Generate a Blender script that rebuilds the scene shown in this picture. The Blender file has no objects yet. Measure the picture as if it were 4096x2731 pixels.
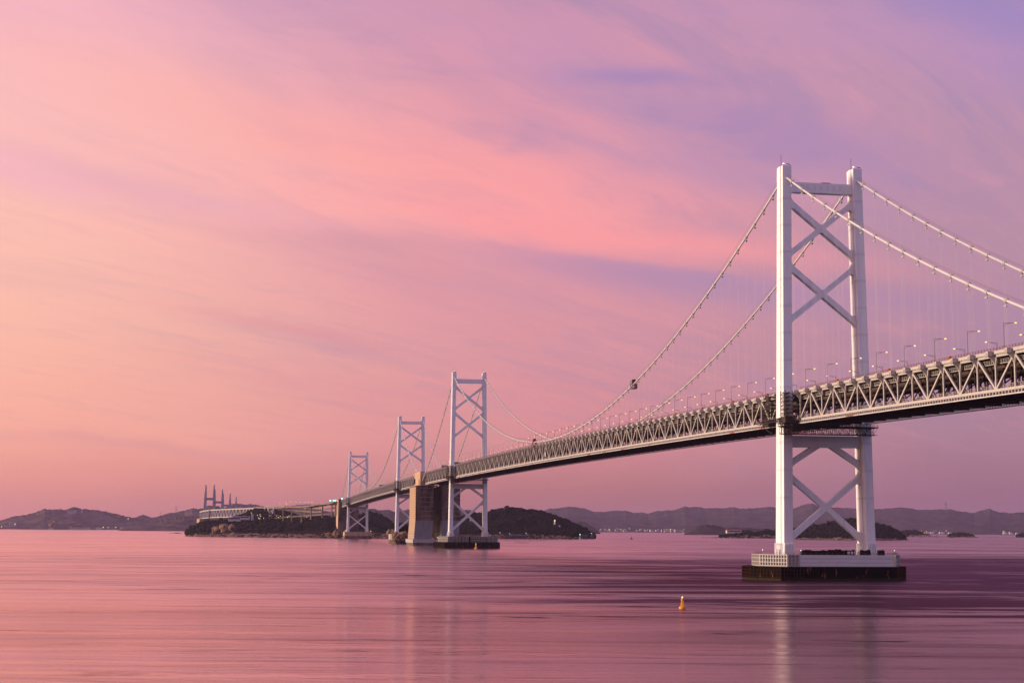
import bpy, math, random
import numpy as np
from mathutils import Matrix, Vector

random.seed(7); rng = np.random.default_rng(7)
scene = bpy.context.scene
COL = scene.collection
rad = math.radians

# ------------------------------------------------------------------ camera
CAM = np.array([-273.16, -697.63, 22.21]); YAW, PITCH, ROLL, FPX = 0.1779, 0.1181, 0.0062, 6316.5
_F = np.array([math.sin(YAW)*math.cos(PITCH), math.cos(YAW)*math.cos(PITCH), math.sin(PITCH)])
_R = np.array([math.cos(YAW), -math.sin(YAW), 0.0]); _U = np.cross(_R, _F)
CR = math.cos(ROLL)*_R + math.sin(ROLL)*_U
CU = -math.sin(ROLL)*_R + math.cos(ROLL)*_U
cam_data = bpy.data.cameras.new('camera'); cam = bpy.data.objects.new('camera', cam_data); COL.objects.link(cam)
cam_data.sensor_width = 36.0; cam_data.lens = FPX/4096*36.0
cam_data.clip_start = 1.0; cam_data.clip_end = 150000
m = Matrix.Identity(4)
for i in range(3):
    m[i][0], m[i][1], m[i][2], m[i][3] = CR[i], CU[i], -_F[i], CAM[i]
cam.matrix_world = m
scene.camera = cam
scene.render.resolution_x, scene.render.resolution_y = 1024, 682
def ray(u, v): return _F + CR*(u-2048)/FPX + CU*(1365.5-v)/FPX
def at(u, v, D):                       # survey point seen at (u, v), D metres away over the ground
    d = ray(u, v); return CAM + d*D/math.hypot(d[0], d[1])
def azel(u, v):
    d = ray(u, v); return math.degrees(math.atan2(d[0], d[1])), math.degrees(math.atan2(d[2], math.hypot(d[0], d[1])))

# ------------------------------------------------------------------ colour helpers
def lin(c): return tuple(((x/255+0.055)/1.055)**2.4 if x/255 > 0.04045 else x/255/12.92 for x in c)
def rgba(c): return (c[0], c[1], c[2], 1.0)

# ------------------------------------------------------------------ world
SUN_AZ, SUN_EL = -86.0, 6.0
world = bpy.data.worlds.new('World'); scene.world = world; world.use_nodes = True
wn = world.node_tree; wn.nodes.clear()
class G:
    def __init__(s, nt): s.nt = nt
    def n(s, t, **k):
        x = s.nt.nodes.new(t)
        for a, b in k.items(): setattr(x, a, b)
        return x
    def put(s, sock, v):
        if isinstance(v, bpy.types.NodeSocket): s.nt.links.new(v, sock)
        elif v is not None: sock.default_value = v
    def m(s, op, a, b=None, c=None, clamp=False):
        x = s.n('ShaderNodeMath', operation=op, use_clamp=clamp)
        for i, v in enumerate((a, b, c)): s.put(x.inputs[i], v)
        return x.outputs[0]
    def vm(s, op, a, b=None):
        x = s.n('ShaderNodeVectorMath', operation=op); s.put(x.inputs[0], a); s.put(x.inputs[1], b)
        return x.outputs['Value'] if op in ('DOT_PRODUCT', 'LENGTH') else x.outputs[0]
    def ss(s, v, a, b, lo=0.0, hi=1.0):
        x = s.n('ShaderNodeMapRange', interpolation_type='SMOOTHSTEP'); s.put(x.inputs[0], v)
        for i, q in enumerate((a, b, lo, hi)): s.put(x.inputs[1+i], q)
        return x.outputs[0]
    def mix(s, f, a, b, mode='MIX'):
        x = s.n('ShaderNodeMix', data_type='RGBA', blend_type=mode); s.put(x.inputs[0], f); s.put(x.inputs[6], a); s.put(x.inputs[7], b)
        return x.outputs[2]
    def ramp(s, f, pts, interp='LINEAR'):
        x = s.n('ShaderNodeValToRGB'); s.put(x.inputs[0], f); e = x.color_ramp.elements; x.color_ramp.interpolation = interp
        while len(e) < len(pts): e.new(0.5)
        for q, (p, c) in zip(e, pts): q.position = p; q.color = rgba(c)
        return x.outputs[0]
    def noise(s, vec, scale, detail=4, rough=0.5, dist=0.0, dim='3D'):
        x = s.n('ShaderNodeTexNoise', noise_dimensions=dim); s.put(x.inputs['Vector'], vec)
        x.inputs['Scale'].default_value = scale; x.inputs['Detail'].default_value = detail
        x.inputs['Roughness'].default_value = rough; x.inputs['Distortion'].default_value = dist
        return x.outputs[0], x.outputs[1]
    def comb(s, x, y, z):
        q = s.n('ShaderNodeCombineXYZ')
        for i, v in enumerate((x, y, z)): s.put(q.inputs[i], v)
        return q.outputs[0]
    def sep(s, v):
        q = s.n('ShaderNodeSeparateXYZ'); s.put(q.inputs[0], v); return q.outputs

g = G(wn)
tc = g.n('ShaderNodeTexCoord'); dirv = g.vm('NORMALIZE', tc.outputs['Generated'])
X, Y, Zc = g.sep(dirv)
DEG = 180/math.pi
el = g.m('MULTIPLY', g.m('ARCSINE', Zc), DEG)
az = g.m('MULTIPLY', g.m('ARCTAN2', X, Y), DEG)
SKY_AZ = -70.0
horiz = g.m('SQRT', g.m('ADD', g.m('MULTIPLY', X, X), g.m('MULTIPLY', Y, Y)))
cosa = g.m('DIVIDE', g.m('ADD', g.m('MULTIPLY', X, math.sin(rad(SKY_AZ))), g.m('MULTIPLY', Y, math.cos(rad(SKY_AZ)))), g.m('MAXIMUM', horiz, 1e-4))
ang = g.m('MULTIPLY', g.m('ARCCOSINE', g.m('MINIMUM', g.m('MAXIMUM', cosa, -1.0), 1.0)), DEG)
# cloud sheet coordinates: long fibres that run to a point on the horizon far to the right
zz = g.m('ADD', g.m('MAXIMUM', Zc, 0.0), 0.10)
pu = g.m('DIVIDE', X, zz); pv = g.m('DIVIDE', Y, zz)
FA = rad(47)
along = g.m('ADD', g.m('MULTIPLY', pu, math.sin(FA)), g.m('MULTIPLY', pv, math.cos(FA)))
across = g.m('SUBTRACT', g.m('MULTIPLY', pu, math.cos(FA)), g.m('MULTIPLY', pv, math.sin(FA)))
sv = g.comb(g.m('MULTIPLY', along, 0.42), g.m('MULTIPLY', across, 1.9), 3.7)
n1, n1c = g.noise(sv, 1.0, 6, 0.55, 0.6)
sv2 = g.comb(g.m('MULTIPLY', along, 1.0), g.m('MULTIPLY', across, 3.2), 9.1)
n2, n2c = g.noise(sv2, 1.3, 6, 0.6, 0.9)
wob = g.noise(g.comb(g.m('MULTIPLY', az, 0.06), g.m('MULTIPLY', el, 0.16), 1.0), 1.0, 4, 0.6)[1]
wx, wy, _w = g.sep(wob)
az_w = g.m('ADD', az, g.m('MULTIPLY', g.m('SUBTRACT', wx, 0.5), 6.0))
el_w = g.m('ADD', el, g.m('MULTIPLY', g.m('SUBTRACT', wy, 0.5), 2.6))
ef = g.m('DIVIDE', g.m('MAXIMUM', el_w, 0.0), 45.0, clamp=True)
def colramp(pts): return g.ramp(ef, [(e/45.0, lin(c)) for e, c in pts])
left = colramp([(0, (222, 136, 128)), (1.4, (240, 154, 142)), (3.4, (255, 178, 158)), (6.5, (255, 190, 170)), (9.5, (255, 193, 177)), (14.3, (255, 192, 188)), (18.6, (250, 184, 198)), (30, (232, 185, 208)), (45, (206, 186, 224))])
mid = colramp([(0, (170, 106, 112)), (1.4, (188, 120, 122)), (3.4, (222, 144, 148)), (6.5, (220, 150, 159)), (9.5, (230, 154, 164)), (11.5, (252, 162, 166)), (14.3, (238, 158, 168)), (18.6, (204, 148, 176)), (30, (196, 164, 210)), (45, (186, 176, 222))])
right = colramp([(0, (148, 100, 124)), (1.4, (158, 108, 130)), (3.4, (174, 128, 146)), (6.5, (178, 136, 160)), (9.5, (185, 142, 164)), (14.3, (190, 146, 172)), (18.6, (186, 147, 180)), (30, (176, 156, 208)), (45, (174, 168, 220))])
back = colramp([(0, (158, 124, 156)), (3.4, (168, 146, 190)), (9.5, (176, 170, 220)), (18.6, (178, 182, 232)), (45, (170, 184, 238))])
sunw = colramp([(0, (226, 138, 124)), (3.4, (255, 178, 152)), (9.5, (255, 198, 178)), (18.6, (254, 200, 190)), (45, (214, 190, 220))])
base = g.mix(g.ss(ang, 20, 60), sunw, left)
base = g.mix(g.ss(ang, 60, 82), base, mid)
base = g.mix(g.ss(ang, 80, 97), base, right)
base = g.mix(g.ss(ang, 100, 150), base, back)
low = g.m('MULTIPLY', g.ss(el, 0.5, 5.0), g.ss(ang, 58, 84, 0.5, 1.0))
veil = g.mix(0.5, g.mix(1.0, base, rgba((0.80, 0.80, 0.93)), 'MULTIPLY'), rgba(lin((178, 148, 178))))
glow = g.mix(0.55, base, rgba(lin((255, 164, 160))))
base = g.mix(g.m('MULTIPLY', g.m('MULTIPLY', g.ss(n1, 0.52, 0.74), low), 0.62), base, veil)
base = g.mix(g.m('MULTIPLY', g.m('MULTIPLY', g.ss(n2, 0.55, 0.78), low), 0.30), base, veil)
base = g.mix(g.m('MULTIPLY', g.m('MULTIPLY', g.ss(n2, 0.48, 0.25), low), 0.28), base, glow)
n3, _n3 = g.noise(g.comb(g.m('MULTIPLY', along, 1.5), g.m('MULTIPLY', across, 3.0), 2.3), 1.0, 9, 0.62, 1.1)
n4, _n4 = g.noise(g.comb(g.m('MULTIPLY', along, 2.6), g.m('MULTIPLY', across, 11.0), 5.3), 1.0, 7, 0.66, 0.7)
up_ = g.m('MULTIPLY', g.ss(el, 7.0, 15.0), g.ss(ang, 64, 84))
base = g.mix(g.m('MULTIPLY', g.m('MULTIPLY', g.ss(n3, 0.46, 0.66), up_), 0.62), base, rgba(lin((166, 138, 178))))
base = g.mix(g.m('MULTIPLY', g.m('MULTIPLY', g.ss(n3, 0.46, 0.30), up_), 0.45), base, rgba(lin((226, 156, 176))))
base = g.mix(g.m('MULTIPLY', g.m('MULTIPLY', g.ss(n4, 0.48, 0.70), low), 0.30), base, veil)
base = g.mix(g.m('MULTIPLY', g.m('MULTIPLY', g.ss(n4, 0.46, 0.28), low), 0.22), base, glow)
# single cloud banks: (u, v, half length, half height, slope deg, colour, strength, sharp upper edge)
BANKS = [
    (2530, 335, 330, 42, 2, (150, 130, 186), 0.85, 0), (2560, 470, 620, 190, 12, (178, 142, 182), 0.62, 0), (2000, 200, 420, 130, 10, (206, 150, 182), 0.6, 0),
    (2700, 700, 520, 60, 10, (180, 144, 182), 0.45, 0), (620, 720, 620, 55, 13, (232, 172, 186), 0.75, 0), (150, 640, 260, 60, 16, (250, 184, 198), 0.6, 0),
    (2720, 1095, 760, 75, 7.5, (180, 140, 176), 0.85, 1), (1560, 985, 330, 45, 7, (216, 154, 166), 0.7, 0), (1900, 1150, 520, 120, 8, (220, 152, 164), 0.5, 0),
    (2500, 945, 800, 50, 8.5, (255, 158, 162), 0.75, 0), (1500, 640, 900, 110, 14, (255, 162, 162), 0.6, 0), (3250, 1180, 700, 60, 7, (176, 138, 172), 0.4, 0),
    (3950, 90, 420, 200, 20, (156, 136, 194), 0.8, 0), (3300, 640, 420, 120, 8, (174, 138, 180), 0.5, 0), (3000, 560, 300, 90, 14, (168, 136, 182), 0.5, 0), (1300, 1330, 500, 26, 7, (222, 150, 158), 0.55, 0), (700, 420, 800, 160, 16, (255, 188, 176), 0.45, 0),
    (3300, 120, 700, 110, 14, (204, 150, 184), 0.5, 0), (700, 1780, 900, 22, 2.5, (222, 150, 156), 0.4, 0), (1500, 1560, 700, 40, 6, (226, 152, 158), 0.35, 0),
]
for u, v, hl, hh, sl, c, st, edge in BANKS:
    a0, e0 = azel(u, v)
    k = math.degrees(1/FPX)
    da = g.m('SUBTRACT', az_w if not edge else az, a0); de = g.m('SUBTRACT', el_w if not edge else el, e0)
    cs, sn = math.cos(rad(sl)), math.sin(rad(sl))
    q1 = g.m('MULTIPLY', g.m('SUBTRACT', g.m('MULTIPLY', da, cs), g.m('MULTIPLY', de, sn)), 1/(hl*k))
    q2 = g.m('MULTIPLY', g.m('ADD', g.m('MULTIPLY', da, sn), g.m('MULTIPLY', de, cs)), 1/(hh*k))
    if edge:   # soft below, crisp above
        q2 = g.m('MULTIPLY', q2, g.ss(q2, -0.2, 0.5, 0.75, 2.6))
    r2 = g.m('ADD', g.m('MULTIPLY', q1, q1), g.m('MULTIPLY', q2, q2))
    w = g.m('MULTIPLY', g.m('EXPONENT', g.m('MULTIPLY', r2, -0.9)), st)
    w = g.m('MULTIPLY', w, g.ss(n2, 0.2, 0.55, 0.55, 1.0))
    base = g.mix(w, base, rgba(lin(c)))
base = g.mix(g.ss(el, 0.0, -3.0), base, rgba(lin((120, 84, 100))))
sky = g.n('ShaderNodeTexSky', sky_type='NISHITA', sun_disc=False)
sky.sun_elevation = rad(SUN_EL); sky.sun_rotation = rad(SUN_AZ)
tot = g.mix(1.0, base, g.vm('MULTIPLY', sky.outputs[0], (0.002, 0.002, 0.002)), 'ADD')
bg = g.n('ShaderNodeBackground'); wn.links.new(tot, bg.inputs['Color']); bg.inputs['Strength'].default_value = 1.0
world.cycles.sampling_method = 'MANUAL'; world.cycles.sample_map_resolution = 256
wo = g.n('ShaderNodeOutputWorld'); wn.links.new(bg.outputs[0], wo.inputs['Surface'])

# ------------------------------------------------------------------ sun
sd = bpy.data.lights.new('sun', 'SUN'); sd.energy = 5.0; sd.angle = rad(10); sd.color = (1.0, 0.77, 0.55)
sun = bpy.data.objects.new('sun', sd); COL.objects.link(sun)
sdir = Vector((math.sin(rad(SUN_AZ))*math.cos(rad(SUN_EL)), math.cos(rad(SUN_AZ))*math.cos(rad(SUN_EL)), math.sin(rad(SUN_EL))))
sun.rotation_euler = sdir.to_track_quat('Z', 'Y').to_euler()

# ------------------------------------------------------------------ exposure, render
vs = scene.view_settings; scene.display_settings.display_device = 'sRGB'
vs.view_transform = 'Standard'; vs.look = 'None'; vs.exposure = 0.0; vs.gamma = 1.0; vs.use_curve_mapping = False
cy = scene.cycles
cy.use_denoising = True; cy.max_bounces = 6; cy.diffuse_bounces = 2; cy.glossy_bounces = 3; cy.volume_bounces = 0
cy.transparent_max_bounces = 4; cy.sample_clamp_indirect = 4.0; cy.caustics_reflective = False; cy.caustics_refractive = False
cy.volume_max_steps = 16

# ------------------------------------------------------------------ materials
def material(name, col, rough=0.6, var=0.0, scale=0.3, bump=0.0, col2=None, spec=0.2, emit=None, strength=0, stretch=(1, 1, 1), metal=0.0, thr=(0.4, 0.65)):
    mt = bpy.data.materials.new(name); mt.use_nodes = True
    nt = mt.node_tree; b = nt.nodes['Principled BSDF']; q = G(nt)
    b.inputs['Base Color'].default_value = rgba(col); b.inputs['Roughness'].default_value = rough
    b.inputs['Specular IOR Level'].default_value = spec; b.inputs['Metallic'].default_value = metal
    if emit: b.inputs['Emission Color'].default_value = rgba(emit); b.inputs['Emission Strength'].default_value = strength
    if var or col2:
        t = q.n('ShaderNodeTexCoord').outputs['Object']
        t = q.vm('MULTIPLY', t, stretch)
        n, _ = q.noise(t, scale, 6, 0.6)
        if col2: c = q.mix(q.ss(n, *thr), rgba(col), rgba(col2))
        else: c = rgba(col)
        if var:
            n3, _ = q.noise(t, scale*3.1, 5, 0.6)
            f = q.ss(n3, 0.25, 0.75, 1-var, 1+var)
            c = q.mix(1.0, c, q.comb(f, f, f), 'MULTIPLY')
        nt.links.new(c, b.inputs['Base Color'])
        if bump:
            bp = q.n('ShaderNodeBump'); bp.inputs['Distance'].default_value = bump; bp.inputs['Strength'].default_value = 0.6
            nt.links.new(n, bp.inputs['Height']); nt.links.new(bp.outputs[0], b.inputs['Normal'])
    return mt
M = {}
M['white'] = material('white_tower_paint', (0.81, 0.81, 0.83), 0.5, 0.05, 0.35, col2=(0.70, 0.69, 0.69), stretch=(1, 1, 0.12), thr=(0.50, 0.78))
M['white2'] = material('weathered_splice_paint', (0.72, 0.72, 0.74), 0.55, 0.10, 0.8)
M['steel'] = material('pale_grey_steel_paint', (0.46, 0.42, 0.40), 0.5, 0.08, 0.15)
M['steel_shade'] = material('shaded_inner_steel', (0.075, 0.052, 0.042), 0.55, 0.12, 0.15)  # same steel, colour darkened for the shade inside and under the truss
M['steel_rust'] = material('grey_steel_with_rust', (0.55, 0.53, 0.53), 0.6, 0.1, 0.12, col2=(0.30, 0.09, 0.03), stretch=(1, 0.35, 3), thr=(0.56, 0.66))
M['cable'] = material('cable_wrapping', (0.58, 0.55, 0.54), 0.4, 0.04, 0.1)
M['dark'] = material('dark_gantry_steel', (0.05, 0.035, 0.03), 0.7, 0.3, 0.5)
M['brown'] = material('red_brown_railing_paint', (0.17, 0.07, 0.05), 0.6, 0.15, 0.3)
M['orange'] = material('orange_box_paint', (0.60, 0.16, 0.05), 0.5, 0.1, 0.5)
M['road'] = material('asphalt', (0.05, 0.05, 0.05), 0.85, 0.15, 0.5)
M['conc'] = material('grey_concrete', (0.40, 0.38, 0.37), 0.85, 0.12, 0.10, bump=0.05)
M['conc_lower'] = material('blue_grey_concrete', (0.21, 0.20, 0.22), 0.9, 0.12, 0.12, bump=0.04, stretch=(1, 1, 0.4))
M['conc_stain_shade'] = material('stained_shaded_concrete', (0.19, 0.125, 0.095), 0.95, 0.25, 0.10, col2=(0.04, 0.028, 0.02), stretch=(1, 1, 0.22), bump=0.08, thr=(0.44, 0.62))  # stains, with the base also darkened for sides away from the sun
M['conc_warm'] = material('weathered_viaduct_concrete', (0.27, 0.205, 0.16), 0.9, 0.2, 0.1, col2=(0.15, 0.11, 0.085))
M['conc_tan'] = material('tan_concrete', (0.52, 0.35, 0.23), 0.9, 0.18, 0.12, col2=(0.20, 0.14, 0.10), stretch=(1, 1, 0.3), bump=0.05, thr=(0.5, 0.7))  # tan concrete, also holding the sunlit tone of the west anchorage faces
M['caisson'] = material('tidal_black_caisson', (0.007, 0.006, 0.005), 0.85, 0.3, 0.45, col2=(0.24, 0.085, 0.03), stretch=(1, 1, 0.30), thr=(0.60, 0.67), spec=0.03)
M['rust'] = material('rusty_fender_steel', (0.06, 0.017, 0.007), 0.8, 0.4, 0.5)
M['weed'] = material('weed_stained_steel', (0.028, 0.022, 0.010), 0.95, 0.4, 0.5)
M['black'] = material('black_sheeting', (0.012, 0.010, 0.010), 0.9, 0.3, 0.5)
M['sign_white'] = material('sign_white', (0.8, 0.8, 0.8), 0.6)
M['sign_red'] = material('sign_red', (0.55, 0.02, 0.04), 0.6)
M['sign_green'] = material('sign_green', (0.01, 0.13, 0.09), 0.6)
M['pole'] = material('lamp_post_paint', (0.22, 0.19, 0.19), 0.5)
M['glow'] = material('sodium_lamp', (1, 0.7, 0.35), 0.4, emit=(1.0, 0.60, 0.20), strength=1.9)
M['glow_white'] = material('white_floodlight', (1, 0.95, 0.85), 0.4, emit=(1.0, 0.88, 0.70), strength=1.6)
M['glow_teal'] = material('teal_signal_light', (0.2, 1, 0.9), 0.4, emit=(0.10, 1.0, 0.80), strength=5)
M['glow_green'] = material('green_beacon_light', (0.1, 1, 0.3), 0.4, emit=(0.05, 1.0, 0.25), strength=4)
M['glow_yellow'] = material('yellow_street_light', (1, 0.9, 0.4), 0.4, emit=(1.0, 0.75, 0.25), strength=2.2)
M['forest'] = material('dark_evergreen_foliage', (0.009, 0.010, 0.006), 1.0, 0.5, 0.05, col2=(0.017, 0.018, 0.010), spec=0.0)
M['forest_far'] = material('wooded_hillside', (0.030, 0.027, 0.026), 0.95, 0.5, 0.009, bump=14.0, col2=(0.075, 0.058, 0.050), spec=0.0, thr=(0.38, 0.66))
M['forest_warm'] = material('warm_wooded_hillside', (0.062, 0.045, 0.042), 0.95, 0.5, 0.009, bump=14.0, col2=(0.14, 0.095, 0.085), spec=0.0, thr=(0.38, 0.66))  # paler, warmer version of the hillside colour for the left-hand hills
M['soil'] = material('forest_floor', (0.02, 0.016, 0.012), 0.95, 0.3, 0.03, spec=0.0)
M['rock'] = material('tan_shore_rock', (0.26, 0.15, 0.10), 0.9, 0.35, 0.12, col2=(0.12, 0.075, 0.05), bump=0.3)
M['rock_dark'] = material('dark_wet_rock', (0.05, 0.035, 0.03), 0.8, 0.3, 0.2)
M['beach'] = material('sand_beach', (0.30, 0.20, 0.15), 0.9, 0.15, 0.05)
M['house_white'] = material('white_render', (0.55, 0.50, 0.48), 0.8, 0.08, 0.1)
M['house_grey'] = material('grey_render', (0.24, 0.22, 0.22), 0.8, 0.08, 0.1)
M['roof_red'] = material('red_brown_roof', (0.28, 0.10, 0.07), 0.8, 0.15, 0.3)
M['house_dim'] = material('weathered_dark_boards', (0.07, 0.06, 0.06), 0.9, 0.2, 0.3)
M['window'] = material('dark_window_glass', (0.03, 0.03, 0.04), 0.2)
M['buoy'] = material('orange_yellow_buoy_paint', (0.75, 0.30, 0.03), 0.5, 0.1, 0.8)
M['pylon'] = material('blue_grey_pylon_paint', (0.30, 0.29, 0.34), 0.6, 0.05, 0.05)

# sea: wind patches and long swell, smoothed as in a long exposure; reflection tones put into the colour
sea_m = bpy.data.materials.new('sea_water'); sea_m.use_nodes = True
nt = sea_m.node_tree; b = nt.nodes['Principled BSDF']; q = G(nt)
pos = q.n('ShaderNodeNewGeometry').outputs['Position']
px_, py_, _z = q.sep(pos)
ca, sa = math.cos(YAW), math.sin(YAW)
sx = q.m('SUBTRACT', q.m('MULTIPLY', px_, ca), q.m('MULTIPLY', py_, sa)); sy = q.m('ADD', q.m('MULTIPLY', px_, sa), q.m('MULTIPLY', py_, ca))
v1 = q.comb(q.m('MULTIPLY', sx, 0.0024), q.m('MULTIPLY', sy, 0.0095), 0.0)
v2 = q.comb(q.m('MULTIPLY', sx, 0.0085), q.m('MULTIPLY', sy, 0.040), 4.0)
v3 = q.comb(q.m('MULTIPLY', sx, 0.05), q.m('MULTIPLY', sy, 0.24), 8.0)
w1, _ = q.noise(v1, 1.0, 7, 0.62, 1.6); w2, _ = q.noise(v2, 1.0, 7, 0.66, 2.4); w3, _ = q.noise(v3, 1.0, 5, 0.6, 0.8)
east = q.ss(q.m('DIVIDE', q.m('ADD', sx, 145.0), q.m('MAXIMUM', q.m('ADD', sy, 760.0), 50.0)), -0.19, 0.25)  # fan that darkens the reflection colour toward the right of the view
rip = q.m('MULTIPLY', q.ss(q.m('ADD', sy, q.m('MULTIPLY', q.m('SUBTRACT', q.m('ADD', q.m('MULTIPLY', w1, 0.7), q.m('MULTIPLY', w2, 0.3)), 0.5), 520.0)), -330.0, -190.0), q.ss(q.m('ADD', sy, q.m('MULTIPLY', q.m('SUBTRACT', w1, 0.5), 700.0)), 900.0, 200.0))
rip = q.m('MULTIPLY', q.m('MULTIPLY', rip, q.m('ADD', q.m('MULTIPLY', east, 0.92), 0.24)), q.ss(q.m('ADD', q.m('MULTIPLY', w1, 0.5), q.m('MULTIPLY', w2, 0.5)), 0.36, 0.60, 0.25, 1.0))
broad = q.ss(w1, 0.40, 0.68, 0.0, 0.55); streak = q.ss(w2, 0.55, 0.66, 0.0, 0.75)
ruff = q.m('ADD', q.m('ADD', q.m('MULTIPLY', broad, q.m('ADD', q.m('MULTIPLY', east, 0.55), 0.30)), rip), q.m('ADD', q.m('MULTIPLY', q.m('MULTIPLY', streak, q.ss(w1, 0.38, 0.58, 0.35, 1.15)), q.m('ADD', q.m('MULTIPLY', east, 0.3), 0.62)), q.m('MULTIPLY', east, 0.33)), clamp=True)
near_slick = q.ss(sy, -220.0, -330.0, 0.0, 0.07)
rg = q.m('SUBTRACT', q.m('ADD', q.m('MULTIPLY', ruff, 0.16), 0.15), near_slick)
hgt = q.m('ADD', q.m('MULTIPLY', w2, 1.3), q.m('MULTIPLY', w3, 0.12))
bp = q.n('ShaderNodeBump'); bp.inputs['Distance'].default_value = 0.6; bp.inputs['Strength'].default_value = 0.5
nt.links.new(hgt, bp.inputs['Height'])
nt.nodes.remove(b); om = nt.nodes['Material Output']
gl = q.n('ShaderNodeBsdfGlossy', distribution='MULTI_GGX'); nt.links.new(rg, gl.inputs['Roughness']); nt.links.new(bp.outputs[0], gl.inputs['Normal'])
nt.links.new(q.mix(ruff, rgba((1.0, 0.77, 0.78)), rgba((0.17, 0.085, 0.125))), gl.inputs['Color'])  # pink and dark reflection tones painted into the gloss colour
df = q.n('ShaderNodeBsdfDiffuse'); df.inputs['Color'].default_value = (0.020, 0.009, 0.014, 1)
lw = q.n('ShaderNodeLayerWeight'); lw.inputs['Blend'].default_value = 0.5; refl = q.m('ADD', q.m('MULTIPLY', q.m('POWER', lw.outputs['Facing'], 1.8), 0.98), 0.02)
mx = q.n('ShaderNodeMixShader'); nt.links.new(refl, mx.inputs[0]); nt.links.new(df.outputs[0], mx.inputs[1]); nt.links.new(gl.outputs[0], mx.inputs[2])
nt.links.new(mx.outputs[0], om.inputs['Surface'])
M['sea'] = sea_m

# ------------------------------------------------------------------ mesh builder
class MB:
    def __init__(s): s.v = []; s.f = []; s.mi = []
    def add(s, verts, faces, mi=0):
        o = len(s.v); s.v.extend([tuple(float(c) for c in p) for p in verts]); s.f.extend([tuple(i+o for i in f) for f in faces]); s.mi.extend([mi]*len(faces)); return s
    def box(s, c, d, mi=0, rz=0.0):
        x, y, z = d[0]/2, d[1]/2, d[2]/2; cs, sn = math.cos(rz), math.sin(rz)
        vs_ = [(-x, -y, -z), (x, -y, -z), (x, y, -z), (-x, y, -z), (-x, -y, z), (x, -y, z), (x, y, z), (-x, y, z)]
        vs_ = [(c[0]+a*cs-b_*sn, c[1]+a*sn+b_*cs, c[2]+e) for a, b_, e in vs_]
        return s.add(vs_, [(0, 3, 2, 1), (4, 5, 6, 7), (0, 1, 5, 4), (1, 2, 6, 5), (2, 3, 7, 6), (3, 0, 4, 7)], mi)
    def beam(s, p0, p1, w, h, mi=0, up=(0, 0, 1)):
        p0 = np.array(p0, float); p1 = np.array(p1, float); d = p1-p0; L = np.linalg.norm(d); d = d/L
        u = np.array(up, float); 
        if abs(d@u) > 0.98: u = np.array([0, 1.0, 0])
        a = np.cross(d, u); a /= np.linalg.norm(a); b_ = np.cross(a, d)
        vs_ = []
        for p in (p0, p1):
            for i, j in ((-1, -1), (1, -1), (1, 1), (-1, 1)): vs_.append(p + a*i*w/2 + b_*j*h/2)
        return s.add(vs_, [(0, 1, 2, 3), (7, 6, 5, 4), (0, 4, 5, 1), (1, 5, 6, 2), (2, 6, 7, 3), (3, 7, 4, 0)], mi)
    def tube(s, pts, r, n=8, mi=0, cap=True):
        pts = [np.array(p, float) for p in pts]; vs_ = []; rs = r if isinstance(r, (list, tuple)) else [r]*len(pts)
        for i, p in enumerate(pts):
            d = pts[min(i+1, len(pts)-1)]-pts[max(i-1, 0)]; d /= np.linalg.norm(d)
            u = np.array([0, 0, 1.0]) if abs(d[2]) < 0.95 else np.array([0, 1.0, 0])
            a = np.cross(d, u); a /= np.linalg.norm(a); b_ = np.cross(a, d)
            for k in range(n):
                t = 2*math.pi*k/n; vs_.append(p + (a*math.cos(t)+b_*math.sin(t))*rs[i])
        fs = []
        for i in range(len(pts)-1):
            for k in range(n): fs.append((i*n+k, i*n+(k+1) % n, (i+1)*n+(k+1) % n, (i+1)*n+k))
        if cap: fs.append(tuple(range(n-1, -1, -1))); fs.append(tuple(range((len(pts)-1)*n, len(pts)*n)))
        return s.add(vs_, fs, mi)
    def loft(s, rings, mi=0, cap=True):
        n = len(rings[0]); vs_ = [p for r in rings for p in r]; fs = []
        for i in range(len(rings)-1):
            for k in range(n): fs.append((i*n+k, i*n+(k+1) % n, (i+1)*n+(k+1) % n, (i+1)*n+k))
        if cap: fs.append(tuple(range(n-1, -1, -1))); fs.append(tuple(range((len(rings)-1)*n, len(rings)*n)))
        return s.add(vs_, fs, mi)
    def prism_xz(s, poly, y0, y1, mi=0):       # polygon in x,z pushed along y
        n = len(poly); vs_ = [(x, y0, z) for x, z in poly]+[(x, y1, z) for x, z in poly]
        fs = [tuple(range(n)), tuple(range(2*n-1, n-1, -1))]+[(k, k+n, (k+1) % n+n, (k+1) % n) for k in range(n)]
        return s.add(vs_, fs, mi)
    def prism_xy(s, poly, z0, z1, mi=0):
        return s.loft([[(x, y, z0) for x, y in poly], [(x, y, z1) for x, y in poly]], mi)
    def blob(s, c, r, mi=0, jit=0.25):
        vs_ = ICO*(1+rng.uniform(-jit, jit, (12, 1)))*np.array(r)+np.array(c)
        return s.add(vs_, ICOF, mi)
    def mesh(s, name):
        me = bpy.data.meshes.new(name); me.from_pydata(s.v, [], s.f); return me
    def build(s, name, mats, parent=None, loc=(0, 0, 0), smooth=False):
        me = s.mesh(name); mats = mats if isinstance(mats, (list, tuple)) else [mats]
        for q_ in mats: me.materials.append(M[q_] if isinstance(q_, str) else q_)
        if len(mats) > 1: me.polygons.foreach_set('material_index', s.mi)
        if smooth: me.polygons.foreach_set('use_smooth', [True]*len(me.polygons))
        me.update()
        return link(name, me, parent, loc)
ph = (1+5**0.5)/2
ICO = np.array([(-1, ph, 0), (1, ph, 0), (-1, -ph, 0), (1, -ph, 0), (0, -1, ph), (0, 1, ph), (0, -1, -ph), (0, 1, -ph), (ph, 0, -1), (ph, 0, 1), (-ph, 0, -1), (-ph, 0, 1)])/1.902
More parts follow.
